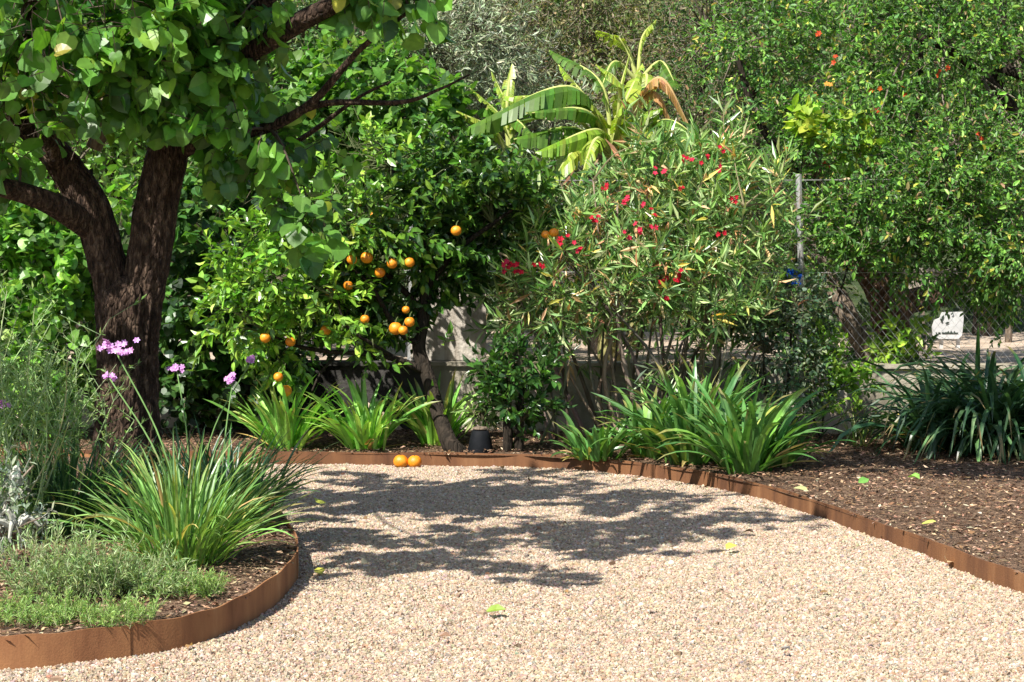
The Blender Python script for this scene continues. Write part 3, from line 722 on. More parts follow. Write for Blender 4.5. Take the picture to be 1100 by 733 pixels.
olb = [B(600, 300, 13.4, 54, 48, .4), B(645, 255, 13.5, 66, 44, .45), B(740, 245, 13.5, 70, 60, .45), B(790, 285, 13.5, 40, 60, .4), B(665, 172, 13.5, 7, 24, .1, 190), B(728, 160, 13.5, 7, 24, .1, 190), B(784, 168, 13.5, 7, 24, .1, 190), B(838, 225, 13.4, 7, 30, .1, 160), B(606, 215, 13.5, 7, 26, .1, 190), B(700, 180, 13.5, 8, 24, .1, 150), B(570, 250, 13.5, 6, 22, .1, 150), B(690, 305, 13.4, 80, 36, .4), B(780, 335, 13.4, 46, 36, .35), B(590, 325, 13.4, 40, 14, .3, 700), B(560, 270, 13.5, 14, 24, .2, 300), B(700, 165, 13.6, 24, 16, .2, 350), B(830, 190, 13.6, 14, 20, .2, 250), B(650, 200, 13.6, 30, 18, .2, 450), B(720, 195, 13.7, 60, 26, .35, 1500), B(808, 215, 13.7, 26, 30, .3), B(560, 310, 13.45, 18, 34, .2), B(770, 180, 13.7, 30, 16, .25, 400)]
foliage(fo, olb, 172, 4, 11, .14, .17, .15, .165, TL, PAL_OL, up=.75, droop=.05, spread=1.0, shell=.2, stemmb=tw, stem_r=.003, stem_col=(.2, .17, .09), nodes=stems, limb_r=.006, jit=.85, cull=postcull)
foliage(fo, [B(750, 385, 13.4, 60, 20, .35), B(610, 385, 13.4, 60, 14, .3)], 12, 3, 8, .12, .18, .12, .15, TL, PAL_OL + [(2, (.07, .11, .07))], up=.5, spread=1.0, stemmb=tw, stem_r=.003, stem_col=(.16, .12, .08))
# dry hanging leaves inside
foliage(fo, [B(770, 375, 13.5, 60, 22, .25), B(690, 350, 13.5, 110, 45, .3), B(690, 250, 13.6, 120, 60, .3)], 22, 3, 6, .12, .16, .13, .16, TL, [(2, (.5, .33, .17)), (1, (.6, .45, .26)), (1, (.32, .2, .11))], up=-.3, droop=.7, spread=.8)
fo.build('foliage', M['leaf_gloss'], ole); tw.build('twigs', M['stem'], ole)
def blossom(mb, c, n, r, size, col, petals=5):
    for q in range(n):
        ctr = np.asarray(c) + R.normal(size=3) * r; ax = nrm(np.array([R.normal() * .5, -1 + R.normal() * .4, .5 + R.normal() * .4])[None])[0]
        x = nrm(np.cross(ax, [0, .2, 1])[None])[0]; y = np.cross(ax, x); th = np.arange(petals) * 2 * np.pi / petals + R.uniform(0, 6)
        d = (x[None] * np.cos(th)[:, None] + y[None] * np.sin(th)[:, None]) + ax * .25
        batch(mb, TR, np.tile(ctr, (petals, 1)), d, np.tile(ax, (petals, 1)), np.full(petals, size), np.full(petals, size * .75), palette([(1, col)], petals))
for x, y in [(709, 185), (731, 207), (672, 214), (702, 227), (693, 223), (685, 242), (696, 243), (675, 250), (603, 252), (548, 282), (555, 290), (543, 287), (577, 284), (624, 265), (601, 264), (774, 250), (712, 303), (724, 307), (713, 322), (743, 173), (757, 171), (775, 180), (777, 158), (737, 170), (620, 263), (727, 298), (650, 200), (790, 215), (640, 235)]:
    mb = MB(); blossom(mb, at(x, y, 12.98 + (.2 if y < 215 else 0)), int(R.integers(2, 5)), .02, .021 * R.uniform(.8, 1.15), random.choice([(.42, .01, .035), (.34, .008, .025), (.5, .03, .08)])); mb.build('flower', M['petal'], ole)

# two-stemmed citrus sapling, black post
def shrub(name, label, cat, base, stems, blobs, args, mat='leaf_gloss', smat='bark_dark', group=None, stem_part='stem', fol_part='foliage', **kw):
    root = thing(name, label, cat, base, group); nd = []
    for pts, rad in stems:
        mb = MB(); tube(mb, pts, rad, 9, 5, rough=.12, seed=pts[0][0]); mb.build(stem_part, M[smat], root, smooth=True); nd += [tuple(p) for p in pts[1:]]
    fo, tw = MB(), MB()
    kw.setdefault('stem_col', (.1, .09, .05))
    foliage(fo, blobs, *args, stemmb=tw, nodes=nd or None, **kw)
    fo.build(fol_part, M[mat], root); tw.build('twigs', M['stem'], root)
    return root
sb = at(551, 486, 12.95); sb[2] = BEDZ
shrub('sapling', 'dark green upright sapling on two thick stems in front of the oleander', 'shrub', sb,
      [([at(545, 490, 12.95), at(545, 455, 12.95), at(540, 410, 12.95)], [.035, .03, .012]), ([at(557, 490, 12.97), at(558, 455, 12.97), at(562, 400, 12.97)], [.035, .028, .012])],
      [B(550, 420, 12.95, 30, 36, .2), B(545, 395, 12.95, 26, 22, .17), B(565, 440, 12.95, 22, 22, .17), B(572, 395, 12.95, 18, 18, .15)],
      (46, 4, 7, .06, .13, .08, .42, TE, [(4, (.03, .085, .02)), (2, (.05, .14, .025)), (1, (.1, .24, .04))]), up=.9, spread=.7, shell=.1)
pb = at(516, 487, 12.9); pb[2] = BEDZ
post = thing('stump_post', 'squat black tapered post with rough grey top beside the leaning orange trunk', 'post', pb)
mb = MB(); V = []
for z, r in ((-.02, .086), (.02, .085), (.10, .068), (.145, .056), (.15, .046)):
    V += [(pb[0] + r * math.cos(t), pb[1] + r * math.sin(t), pb[2] + z) for t in np.linspace(0, 2 * np.pi, 20, endpoint=False)]
q = [(k * 20 + j, k * 20 + (j + 1) % 20, k * 20 + 20 + (j + 1) % 20, k * 20 + 20 + j) for k in range(4) for j in range(20)]
mb.add(V, [np.array(q), np.array([list(range(80, 100))])]); mb.build('body', M['black'], post, smooth=True)
mb = MB(); V = []
for z, r in ((.151, .044), (.158, .054), (.168, .046), (.174, .02)):
    V += [(pb[0] + r * (1 + .15 * math.sin(3 * t)) * math.cos(t), pb[1] + r * math.sin(t), pb[2] + z) for t in np.linspace(0, 2 * np.pi, 16, endpoint=False)]
q = [(k * 16 + j, k * 16 + (j + 1) % 16, k * 16 + 16 + (j + 1) % 16, k * 16 + 16 + j) for k in range(3) for j in range(16)]
mb.add(V, [np.array(q), np.array([list(range(48, 64))])]); mb.build('top', M['bark_pale'], post)
sp = at(519, 470, 13.05); sp[2] = BEDZ
shrub('seedling', 'small leafy seedling rising behind the black tapered post', 'plant', sp, [([sp, at(519, 450, 13.05), at(519, 440, 13.05)], [.006, .005, .003])],
      [B(518, 446, 13.02, 10, 7, .05)], (7, 2, 5, .03, .07, .1, .28, TL, [(3, (.1, .17, .06)), (2, (.16, .22, .09))]), up=.5, spread=1.2)

# ================================================================== STRAP-LEAVED CLUMPS
PAL_BR = [(4, (.2, .43, .085)), (3, (.3, .53, .14)), (1.6, (.12, .3, .055)), (.35, (.55, .58, .2))]
PAL_AG = [(5, (0.071, 0.188, 0.053)), (3, (0.1, 0.243, 0.059)), (1.4, (0.153, 0.32, 0.071)), (0.2, (0.319, 0.42, 0.095))]
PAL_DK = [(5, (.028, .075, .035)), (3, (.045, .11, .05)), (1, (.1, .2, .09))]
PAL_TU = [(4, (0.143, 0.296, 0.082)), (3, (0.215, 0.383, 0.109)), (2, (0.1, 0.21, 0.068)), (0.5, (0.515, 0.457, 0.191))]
PAL_TD = [(4, (.035, .1, .045)), (3, (.05, .13, .05)), (1, (.08, .19, .06))]  # society garlic in shade: same leaves, the shade put into darker colours
def clump(name, label, cat, px, py, n, L, W, pal, group, z=BEDZ, nb=1, spreadx=0, dead=4, **kw):
    b = gnd(px, py, z); root = thing(name, label, cat, b, group); mb = MB()
    for k in range(nb):
        bb = b + np.array([R.uniform(-spreadx, spreadx), R.uniform(-.5, .5) * spreadx, 0]) if nb > 1 else b
        strap(mb, bb, n // nb, L, W, pal=pal, **kw)
    mb.build('foliage', M['strap'], root)
    if dead:
        mb = MB(); strap(mb, b, dead, L * .7, W * .7, lean=(.9, 1.4), bend=.6, rbase=.06 + spreadx * .5, pal=[(2, (.5, .38, .18)), (1, (.4, .4, .12))]); mb.build('dry_leaves', M['strap'], root)
    return root
G1 = 'bright strap-leaved clumps under the orange tree'
for px, lab, n in ((306, 'bright green strap-leaved clump nearest the shade tree, under hanging oranges', 64), (392, 'bright green upright strap-leaved clump, middle one under the orange tree', 66), (470, 'bright green strap-leaved clump just behind the leaning orange trunk', 54)):
    clump('agapanthus', lab, 'plant', px, 483 if px < 450 else 478, int(n * 1.3), .53, .042, PAL_BR, G1, lean=(.05, .85), bend=.85, rbase=.1)
G2 = 'deep green agapanthus clumps along the far edging'
for px, py, lab, n, L in ((640, 494, 'low agapanthus clump sprawling over the edging in front of the oleander stems', 26, .3), (700, 492, 'agapanthus clump with broad upright leaves at the oleander foot', 40, .5), (742, 498, 'tallest agapanthus clump below the dry oleander leaves', 48, .62), (800, 508, 'deep green agapanthus clump at the corner of the far edging', 48, .56), (830, 500, 'agapanthus clump at the end next to open mulch and ivy', 34, .46), (768, 484, 'agapanthus clump in back, partly hidden below the ivy shrub', 34, .6)):
    clump('agapanthus', lab, 'plant', px, py, int(n * 2), L * 1.12, .047, PAL_AG if py > 489 and px > 660 else PAL_AG + [(2, (.14, .3, .06))], G2, lean=(.05, 1.0), bend=1.1, rbase=.12)
G3 = 'dark arching lily clumps on the right'
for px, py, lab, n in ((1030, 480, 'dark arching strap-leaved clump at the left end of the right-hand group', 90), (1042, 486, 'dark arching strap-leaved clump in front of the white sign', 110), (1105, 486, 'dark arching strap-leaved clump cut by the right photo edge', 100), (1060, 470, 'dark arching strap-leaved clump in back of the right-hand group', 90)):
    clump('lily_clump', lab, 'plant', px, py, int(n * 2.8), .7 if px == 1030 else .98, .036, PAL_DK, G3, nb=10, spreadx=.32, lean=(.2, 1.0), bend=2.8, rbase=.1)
gb = clump('grass_tuft', 'small grassy weed tuft at the wall foot beside the dark lilies', 'plant', 925, 480, 26, .3, .012, [(2, (.14, .26, .06)), (1, (.3, .34, .1))], None, lean=(.1, .9), bend=.6, rbase=.07, dead=0)

# left bed
G4 = 'society garlic clumps in the left bed'
def garlic(label, px, py, n, L, pal, stalks=(), **kw):
    root = clump('society_garlic', label, 'plant', px, py, n, L, .016, pal, G4, z=.105, lean=(.03, .95), bend=.95, dead=8, **kw)
    for (x, y, Y, s) in stalks:
        h = at(x, y, Y); b = world(root) + np.array([R.normal() * .04, R.normal() * .04, 0])
        mb = MB(); tube(mb, [b, b * .5 + h * .5 + np.array([(b[0] - h[0]) * .12, 0, .05]), h], [.0045, .004, .0035], 6, 6, (.13, .24, .07)); st = mb.build('flower_stalk', M['stem'], root, smooth=True)
        mb = MB()
        for k in range(int(20 * s)):
            c = h + np.array([R.normal() * .030 * s, R.normal() * .025 * s, abs(R.normal()) * .016 * s + (.03 * s if k < 2 else 0)])
            blossom(mb, c, 1, 0, .017, (.6, .36, .74), 6)
        mb.build('flower_head', M['petal'], st)
    return root
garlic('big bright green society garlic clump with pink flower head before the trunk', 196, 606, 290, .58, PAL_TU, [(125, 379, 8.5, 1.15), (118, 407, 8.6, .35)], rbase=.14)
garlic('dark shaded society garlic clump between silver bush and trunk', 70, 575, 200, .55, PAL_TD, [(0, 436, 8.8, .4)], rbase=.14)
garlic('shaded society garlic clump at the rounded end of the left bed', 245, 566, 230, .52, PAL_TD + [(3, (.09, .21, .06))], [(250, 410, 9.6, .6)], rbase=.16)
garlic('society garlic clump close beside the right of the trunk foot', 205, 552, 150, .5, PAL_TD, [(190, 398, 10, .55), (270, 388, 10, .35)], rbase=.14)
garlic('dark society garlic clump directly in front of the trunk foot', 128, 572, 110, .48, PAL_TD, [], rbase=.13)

# silver bush
sv = gnd(8, 600, .105)
shrub('silver_bush', 'silvery grey-leaved bush at the left edge of the near bed', 'shrub', sv, [([sv, at(2, 560, 8.2), at(20, 520, 8.2), at(36, 500, 8.2)], [.009, .008, .006, .004]), ([sv, at(-10, 550, 8.2), at(-25, 510, 8.2)], [.009, .007, .004]), ([sv, at(18, 570, 8.1), at(44, 556, 8.0)], [.007, .005, .003])],
      [B(-12, 545, 8.2, 32, 32, .18), B(14, 520, 8.2, 28, 22, .12), B(24, 568, 8.1, 34, 18, .14), B(-20, 580, 8.1, 30, 20, .14)], (30, 3, 6, .05, .08, .04, .36, TE, [(3, (.15, .2, .16)), (2, (.21, .26, .21)), (1, (.09, .13, .1))]), mat='leaf_grey', smat='bark_pale', up=.6, shell=.1, stem_col=(.4, .4, .34), spread=1.1, stem_r=.002)

# airy tall stems (wispy perennials)
G5 = 'airy tall perennials at the left edge'
def airy(label, px, py, n, hgt, spread):
    b = gnd(px, py, .105); root = thing('wispy_perennial', label, 'plant', b, G5); st, lf = MB(), MB()
    for i in range(n):
        p0 = b + np.array([R.normal() * .08, R.normal() * .08, 0]); H = hgt * R.uniform(.6, 1.1)
        tip = p0 + np.array([R.normal() * spread, R.normal() * spread * .7, H]); mid = (p0 + tip) / 2 + np.array([R.normal() * .07, R.normal() * .05, .06])
        Pp = tube(st, [p0, mid, tip], [.0035, .003, .0015], 5, 6, palette([(1, (.28, .4, .16)), (1, (.38, .46, .24))], 1)[0])
        k = 34; t = R.uniform(.15, 1, k); ii = (t * (len(Pp) - 1)).astype(int); pos = Pp[ii]
        d = rdir(k) + np.array([0, 0, .35]); 
        ln = R.uniform(.025, .06, k) * (1.15 - .5 * t)
        batch(lf, TL, pos, d, rdir(k) * .6 + np.array([0, 0, .8]), ln, ln * .26, palette([(3, (.19, .34, .1)), (2, (.28, .43, .15)), (1, (.12, .22, .07))], k))
        for _ in range(4):
            q = Pp[R.integers(8, len(Pp))]; e = q + nrm((np.array([R.normal(), R.normal() * .7, .9]))[None])[0] * R.uniform(.08, .22)
            twigmesh(st, q[None], e[None], .0016, (.2, .3, .13))
            k2 = 7; ps = q + (e - q) * R.uniform(.2, 1, (k2, 1)); ln = R.uniform(.02, .045, k2)
            batch(lf, TL, ps, rdir(k2) + nrm((e - q)[None]), rdir(k2) * .6 + np.array([0, 0, .8]), ln, ln * .28, palette([(3, (.14, .25, .08)), (1, (.22, .33, .12))], k2))
    st.build('stems', M['stem'], root); lf.build('foliage', M['leaf_matte'], root)
airy('airy pale-stemmed perennial beside the silver bush at the left edge', 10, 585, 46, .85, .2)
airy('airy perennial with crossing stems just left of the trunk', 70, 570, 38, .75, .17)
airy('airy perennial half cut by the left photo edge', -30, 575, 40, 1.05, .22)

# rosemary-like ground cover
G6 = 'low rosemary mounds along the near edging'
def rosemary(label, px, py, rx, n, hgt, pal):
    b = gnd(px, py, .105); root = thing('rosemary', label, 'plant', b, G6); st, lf = MB(), MB()
    o = b + np.stack([R.uniform(-rx, rx, n), R.uniform(-rx * .8, rx * .8, n), R.uniform(0, .02, n)], 1)
    d = nrm(np.stack([R.normal(size=n) * .55, R.normal(size=n) * .55 - .1, R.uniform(.5, 1.3, n)], 1)); L = hgt * R.uniform(.5, 1.2, (n, 1))
    twigmesh(st, o, o + d * L, .0017, (.2, .2, .11)); k = 30
    f = np.tile(np.linspace(.1, 1, k), n)[:, None]; pos = np.repeat(o, k, 0) + np.repeat(d * L, k, 0) * f
    dd = nrm(rdir(n * k) * .9 + np.repeat(d, k, 0) * .9); ln = R.uniform(.018, .034, n * k) * (1 + .5 * (hgt > .12)) * .8
    batch(lf, TL, pos, dd, rdir(n * k) * .6 + np.array([0, 0, .8]), ln, ln * .13 + .0006, palette(pal, n * k))
    st.build('stems', M['stem'], root); lf.build('foliage', M['leaf_matte'], root)
PR = [(3, (.24, .36, .17)), (2, (.34, .45, .25)), (2, (.14, .24, .09))]
PR2 = [(3, (.2, .34, .1)), (2, (.28, .42, .14)), (1, (.12, .22, .06))]
rosemary('grey-green rosemary mound with upright tips beside the silver bush', 78, 642, .19, 150, .27, PR)
rosemary('low pale rosemary mound in front of the big bright grass clump', 142, 640, .15, 110, .19, PR)
rosemary('bright green creeping mat spreading toward the bare bed end', 200, 640, .14, 110, .09, PR2)
rosemary('thin creeping sprigs trailing at the left photo edge', 15, 668, .2, 130, .09, PR2)
rosemary('short creeping rosemary along the edging in the middle of its run', 110, 670, .18, 120, .08, PR2)
for (x, y) in ((118, 668), (162, 660)):
    b = gnd(x, y, .11); n = 3
    root = thing('rosemary_sprig', 'thin green sprig drooping over the curved edging, ' + ('nearer the left edge' if x < 140 else 'nearer the bed end'), 'plant', b, 'sprigs over the edging')
    st, lf = MB(), MB()
    tip = b + np.array([.035, -.12, -.005]); Pp = tube(st, [b, (b + tip) / 2 + np.array([0, -.01, .05]), tip], [.002, .002, .001], 5, 8, (.2, .25, .1))
    k = 60; pos = Pp[R.integers(0, len(Pp), k)]; ln = R.uniform(.014, .024, k)
    batch(lf, TL, pos, rdir(k) + np.array([.2, -.4, 0]), rdir(k) + np.array([0, 0, .8]), ln, ln * .18, palette(PR2, k)); st.build('stem', M['stem'], root); lf.build('foliage', M['leaf_matte'], root)

# ================================================================== PLANTS ON AND BEHIND THE WALL
PAL_VI = [(4, (0.101, 0.243, 0.047)), (3, (0.162, 0.365, 0.061)), (1.5, (0.257, 0.472, 0.081)), (1, (0.061, 0.135, 0.041))]
def simple_base(px, Y, z=None):
    p = at(px, 300, Y); p[2] = terrain(p[0], p[1]) if z is None else z; return p
def stemsfor(base, tops, r):
    return [([base - np.array([0, 0, .03]), base * .5 + np.asarray(t) * .5 + np.array([R.normal() * .1, R.normal() * .08, 0]), np.asarray(t)], [r, r * .8, r * .4]) for t in tops]
vb = simple_base(40, 14.0, BEDZ)
shrub('climbing_vine', 'bright round-leaved vine thicket left of the dark shade trunk', 'vine', vb, stemsfor(vb, [at(10, 330, 14), at(60, 300, 14), at(95, 380, 14)], .02),
      [B(20, 300, 13.7, 75, 75, .4), B(70, 270, 13.8, 55, 60, .35), B(80, 370, 13.8, 50, 60, .35), B(10, 400, 13.7, 70, 60, .4), B(-40, 340, 13.7, 60, 120, .4), B(60, 215, 14, 80, 40, .4)],
      (330, 4, 5, .1, .13, .078, .95, TH, PAL_VI), mat='leaf_broad', droop=.5, shell=.5, limb_r=.005)
vb = simple_base(225, 14.1, BEDZ)
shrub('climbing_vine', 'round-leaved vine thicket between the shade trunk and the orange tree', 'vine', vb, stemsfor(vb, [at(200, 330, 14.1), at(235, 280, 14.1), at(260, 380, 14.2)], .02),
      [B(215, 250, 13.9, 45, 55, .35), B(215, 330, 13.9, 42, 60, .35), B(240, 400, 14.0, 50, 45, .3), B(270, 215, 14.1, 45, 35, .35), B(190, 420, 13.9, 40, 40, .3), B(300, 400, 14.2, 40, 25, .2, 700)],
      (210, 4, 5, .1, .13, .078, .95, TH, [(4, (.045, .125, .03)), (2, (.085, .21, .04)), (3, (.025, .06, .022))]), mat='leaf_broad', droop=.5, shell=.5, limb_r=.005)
# ivy-like dark shrub right of the oleander
vb = simple_base(835, 13.5, BEDZ)
shrub('ivy_shrub', 'grey-green ivy-like shrub climbing between oleander and open mulch', 'shrub', vb, stemsfor(vb, [at(820, 380, 13.5), at(850, 340, 13.5), at(870, 400, 13.5)], .016),
      [B(835, 420, 13.35, 38, 40, .2), B(845, 365, 13.4, 36, 40, .2), B(860, 325, 13.5, 34, 28, .2), B(868, 420, 13.4, 24, 42, .18), B(815, 345, 13.5, 24, 34, .2)],
      (120, 4, 6, .07, .1, .045, .6, TR, [(4, (.04, .085, .045)), (2, (.08, .14, .08)), (1.2, (.2, .26, .18)), (1, (.1, .2, .05))]), mat='leaf_matte', shell=.3, limb_r=.004)
vb = simple_base(885, 13.6, BEDZ)
shrub('creeper', 'yellow-green leafy creeper spilling over the wall right of the ivy shrub', 'vine', vb, stemsfor(vb, [at(890, 380, 13.7), at(915, 400, 13.7)], .008),
      [B(884, 400, 13.6, 20, 24, .13), B(886, 378, 13.7, 14, 14, .12), B(895, 430, 13.5, 16, 22, .1), B(918, 410, 13.6, 16, 14, .08, 200)],
      (52, 3, 6, .06, .1, .055, .6, TR, [(3, (.16, .33, .045)), (2, (.25, .42, .06)), (1.5, (.09, .2, .03))]), mat='leaf_broad', shell=.3, limb_r=.003)
vb = simple_base(962, 14.5)
shrub('young_shrub', 'young shrub with large yellow-green leaves between the two leaning trunks', 'shrub', vb, stemsfor(vb, [at(955, 370, 14.5), at(965, 350, 14.5), at(975, 380, 14.5)], .008),
      [B(960, 375, 14.4, 22, 18, .15), B(970, 355, 14.4, 16, 16, .12), B(945, 385, 14.4, 20, 12, .1)],
      (22, 3, 5, .05, .1, .1, .38, TE, [(3, (.17, .33, .045)), (2, (.28, .44, .06)), (1, (.09, .2, .03))]), mat='leaf_broad', up=.7, limb_r=.003, spread=1.1)
vb = simple_base(890, 15.9)
shrub('undergrowth_shrub', 'leafy green undergrowth behind the low wall, round the feet of the leaning trunks', 'shrub', vb, stemsfor(vb, [at(880, 360, 15.9), at(930, 350, 16), at(975, 375, 16.2)], .008),
      [B(880, 365, 15.9, 26, 30, .25), B(935, 360, 16.3, 24, 34, .25), B(985, 385, 15.2, 14, 8, .15, 200), B(860, 330, 15.9, 24, 30, .25)],
      (90, 3, 6, .08, .12, .06, .5, TR, [(3, (.11, .24, .045)), (2, (.17, .34, .06)), (2, (.05, .12, .03))]), mat='leaf_broad', shell=.3, limb_r=.003)
# bush behind/above fence to the left of pomegranate trunk, around (880,330)
# ---------------- pomegranate
PB = simple_base(945, 15.6)
pom = tree_root('pomegranate_tree', 'large small-leaved pomegranate tree with leaning trunks and red-orange flowers beyond the fence', PB)
p15 = lambda x, y, Y=15.6: at(x, y, Y)
mb = MB(); tube(mb, [p15(975, 420), p15(968, 385), p15(958, 350), p15(955, 318), p15(930, 280), p15(890, 220), p15(860, 140)], [.16, .14, .14, .155, .13, .09, .05], 28, 8, ridge=.07, rough=.14, seed=21)
tube(mb, [p15(958, 345), p15(975, 325), p15(1010, 318), p15(1040, 300), p15(1080, 250), p15(1120, 180)], [.1, .1, .085, .075, .06, .04], 24, 8, ridge=.07, rough=.14, seed=25)
mb.build('trunk', M['bark_red'], pom, smooth=True)
mb = MB(); tube(mb, [p15(948, 410, 15.2), p15(928, 370, 15.2), p15(908, 335, 15.2), p15(880, 280, 15.3), p15(850, 200, 15.5)], [.085, .078, .075, .06, .03], 20, 8, ridge=.07, rough=.14, seed=31); mb.build('limb', M['bark_pale'], pom, smooth=True)
pl = [([(955, 25, 15), (985, 40, 15), (1015, 50, 15), (1048, 74, 15.2), (1100, 130, 15.4)], [.03, .036, .04, .045, .05]), ([(1075, -20, 15.6), (1074, 30, 15.6), (1072, 70, 15.6), (1068, 160, 15.7), (1050, 280, 15.7)], [.05, .05, .05, .055, .06]), ([(1072, 72, 15.5), (1090, 78, 15.3), (1120, 90, 15.3)], [.045, .042, .04]),
      ([(930, 280), (960, 200), (985, 110), (990, 40)], [.06, .045, .03, .02]), ([(890, 220), (850, 180), (810, 120), (790, 50)], [.05, .04, .03, .02])]
for pts, rad in pl:
    mb = MB(); tube(mb, [p15(*p) for p in pts], rad, 12, 6, rough=.12, seed=pts[0][0]); mb.build('limb', M['bark_dark'], pom, smooth=True)
PAL_PO = [(4, (0.071, 0.182, 0.038)), (3, (0.116, 0.268, 0.05)), (2, (0.178, 0.364, 0.067)), (2.5, (0.036, 0.096, 0.025)), (0.4, (0.445, 0.479, 0.101)), (0.3, (0.285, 0.23, 0.126))]
pn = [p15(*p) for pts, _ in pl for p in pts] + [p15(890, 220), p15(930, 280), p15(1080, 250), p15(1040, 300)]
fo, tw = MB(), MB()
pbl = [B(1045, 318, 14.4, 40, 14, .25, 600), B(1095, 328, 14.3, 26, 14, .25, 400), B(868, 300, 14.5, 16, 20, .2, 350), B(1000, 298, 14.6, 40, 14, .3, 900), B(1060, 318, 14.6, 30, 12, .25, 500), B(920, 292, 14.8, 36, 16, .3, 700), B(872, 320, 15.6, 10, 22, .15, 300), B(820, 60, 15.3, 70, 70, .6), B(900, 70, 15.0, 80, 75, .6), B(990, 60, 15.0, 80, 80, .6), B(1080, 80, 15.0, 70, 90, .6), B(850, 160, 15.0, 65, 60, .5), B(930, 180, 14.35, 75, 65, .5), B(1020, 180, 14.35, 75, 65, .5), B(1095, 200, 14.35, 60, 70, .5), B(890, 255, 14.35, 50, 45, .4), B(950, 250, 14.2, 60, 38, .4), B(1030, 265, 14.2, 65, 45, .4), B(1100, 280, 14.2, 50, 40, .4), B(1075, 310, 14.35, 45, 18, .3), B(930, 225, 13.95, 50, 30, .25), B(1010, 225, 13.95, 60, 40, .25), B(1080, 245, 13.95, 50, 45, .25), B(1110, 260, 13.9, 40, 60, .25), B(1000, -20, 15.2, 180, 40, .6), B(1170, 150, 15, 60, 150, .6)]
foliage(fo, pbl, 800, 6, 9, .12, .17, .056, .46, TR, PAL_PO, up=.1, droop=.3, spread=1.0, shell=.35, stemmb=tw, stem_r=.0025, stem_col=(.16, .13, .1), nodes=pn, limb_r=.009, jit=.65, nconn=50, cull=postcull)
fo.build('crown', M['leaf_matte'], pom); tw.build('twigs', M['stem'], pom)
for x, y in [(945, 97), (972, 95), (1018, 70), (1003, 79), (891, 93), (873, 102), (845, 160), (888, 176), (1053, 150), (937, 118), (880, 35), (901, 66)]:
    mb = MB(); blossom(mb, at(x, y, 14.45), 2, .02, .024, random.choice([(.45, .07, .025), (.5, .14, .03), (.5, .26, .05)]), 5); mb.build('flower', M['petal'], pom)
# yellow-green climber in front of it
vb = simple_base(870, 14.7)
shrub('climber', 'yellow-green large-leaved climber twining in front of the pomegranate', 'vine', vb, stemsfor(vb, [at(865, 140, 14.4), at(800, 125, 14.5), at(905, 135, 14.4)], .008),
      [B(866, 132, 14.3, 16, 9, .08), B(905, 135, 14.3, 20, 14, .1), B(880, 145, 14.3, 22, 6, .08), B(920, 165, 14.3, 24, 12, .1), B(890, 150, 14.3, 14, 8, .08)],
      (30, 3, 4, .05, .08, .085, .85, TH, [(3, (.22, .38, .05)), (2, (.36, .46, .07)), (1, (.14, .28, .04))]), mat='leaf_broad', droop=.5, shell=.1, limb_r=.003)

# ---------------- bananas
def banana_leaf(root, p0, p1, p2, W, col, dry=False, torn=.5, hang=0):
    rib, bl = MB(), MB()
    Pp = tube(rib, [p0, p1, p2], [.022, .016, .005], 6, 22, (.42, .46, .14) if not dry else (.45, .3, .13))
    n = len(Pp); t = nrm(np.gradient(Pp, axis=0)); upv = np.array([0, 0, 1.])
    start = int(n * .28)
    for sgn in (1, -1):
        side = nrm(np.cross(t, upv)) * sgn; drop = R.uniform(.1, .5) + hang
        for i in range(start, n - 1):
            if R.random() < .04 * torn * 2: continue
            s0, s1 = (i - start) / (n - 1 - start), (i + 1 - start) / (n - 1 - start)
            w0, w1 = (W * max(0.02, math.sin(math.pi * min(1, .1 + .9 * s)) ** .6) for s in (s0, s1))
            if R.random() < torn * .35: drop = (R.uniform(.1, .9) + hang) if not dry else R.uniform(.8, 1.6)
            gap = .35 if R.random() < torn * .5 else 0.0
            v = []
            for kx in (0, .5, 1):
                for (P_, tt, sd_, w) in ((Pp[i], t[i], side[i], w0), (Pp[i + 1] - (Pp[i + 1] - Pp[i]) * gap * kx, t[i + 1], side[i + 1], w1)):
                    v.append(P_ + sd_ * w * kx * math.cos(drop * kx) + np.array([0, 0, -1]) * w * kx * math.sin(drop * kx) * 1.1 + tt * w * .25 * kx + np.array([0, 0, .012]))
            q = np.array([(0, 1, 3, 2), (2, 3, 5, 4)])
            bl.add(np.array(v), [q], palette([(1, col)], 1)[0])
    o = bl.build('leaf', M['leaf_broad'], root); rib.build('midrib', M['stem'], o, smooth=True)
    if dry: o['label'] = 'dry brown leaf'
def banana(label, base, sz, lv, h):
    root = thing('banana_plant', label, 'plant', base, 'banana plants behind the oleander')
    mb = MB(); tube(mb, [base - np.array([0, 0, .05]), base + np.array([0, 0, h * .5]), base + np.array([.02, 0, h])], [.1 * sz, .085 * sz, .05 * sz], 14, 6, (.25, .23, .09), rough=.1); mb.build('pseudostem', M['stem'], root, smooth=True)
    tp = base + np.array([.02, 0, h])
    for (m, e, W, c, dry, *hg) in lv: banana_leaf(root, tp, np.asarray(m), np.asarray(e), W * .88, c, dry, .75, *hg)
    return root
gcol, ycol, dcol = (.085, .19, .025), (.26, .38, .05), (.42, .28, .13)
bb = simple_base(655, 15.6); top_z = at(655, 168, 15.6)[2]
b16 = lambda x, y, Y=15.6: at(x, y, Y)
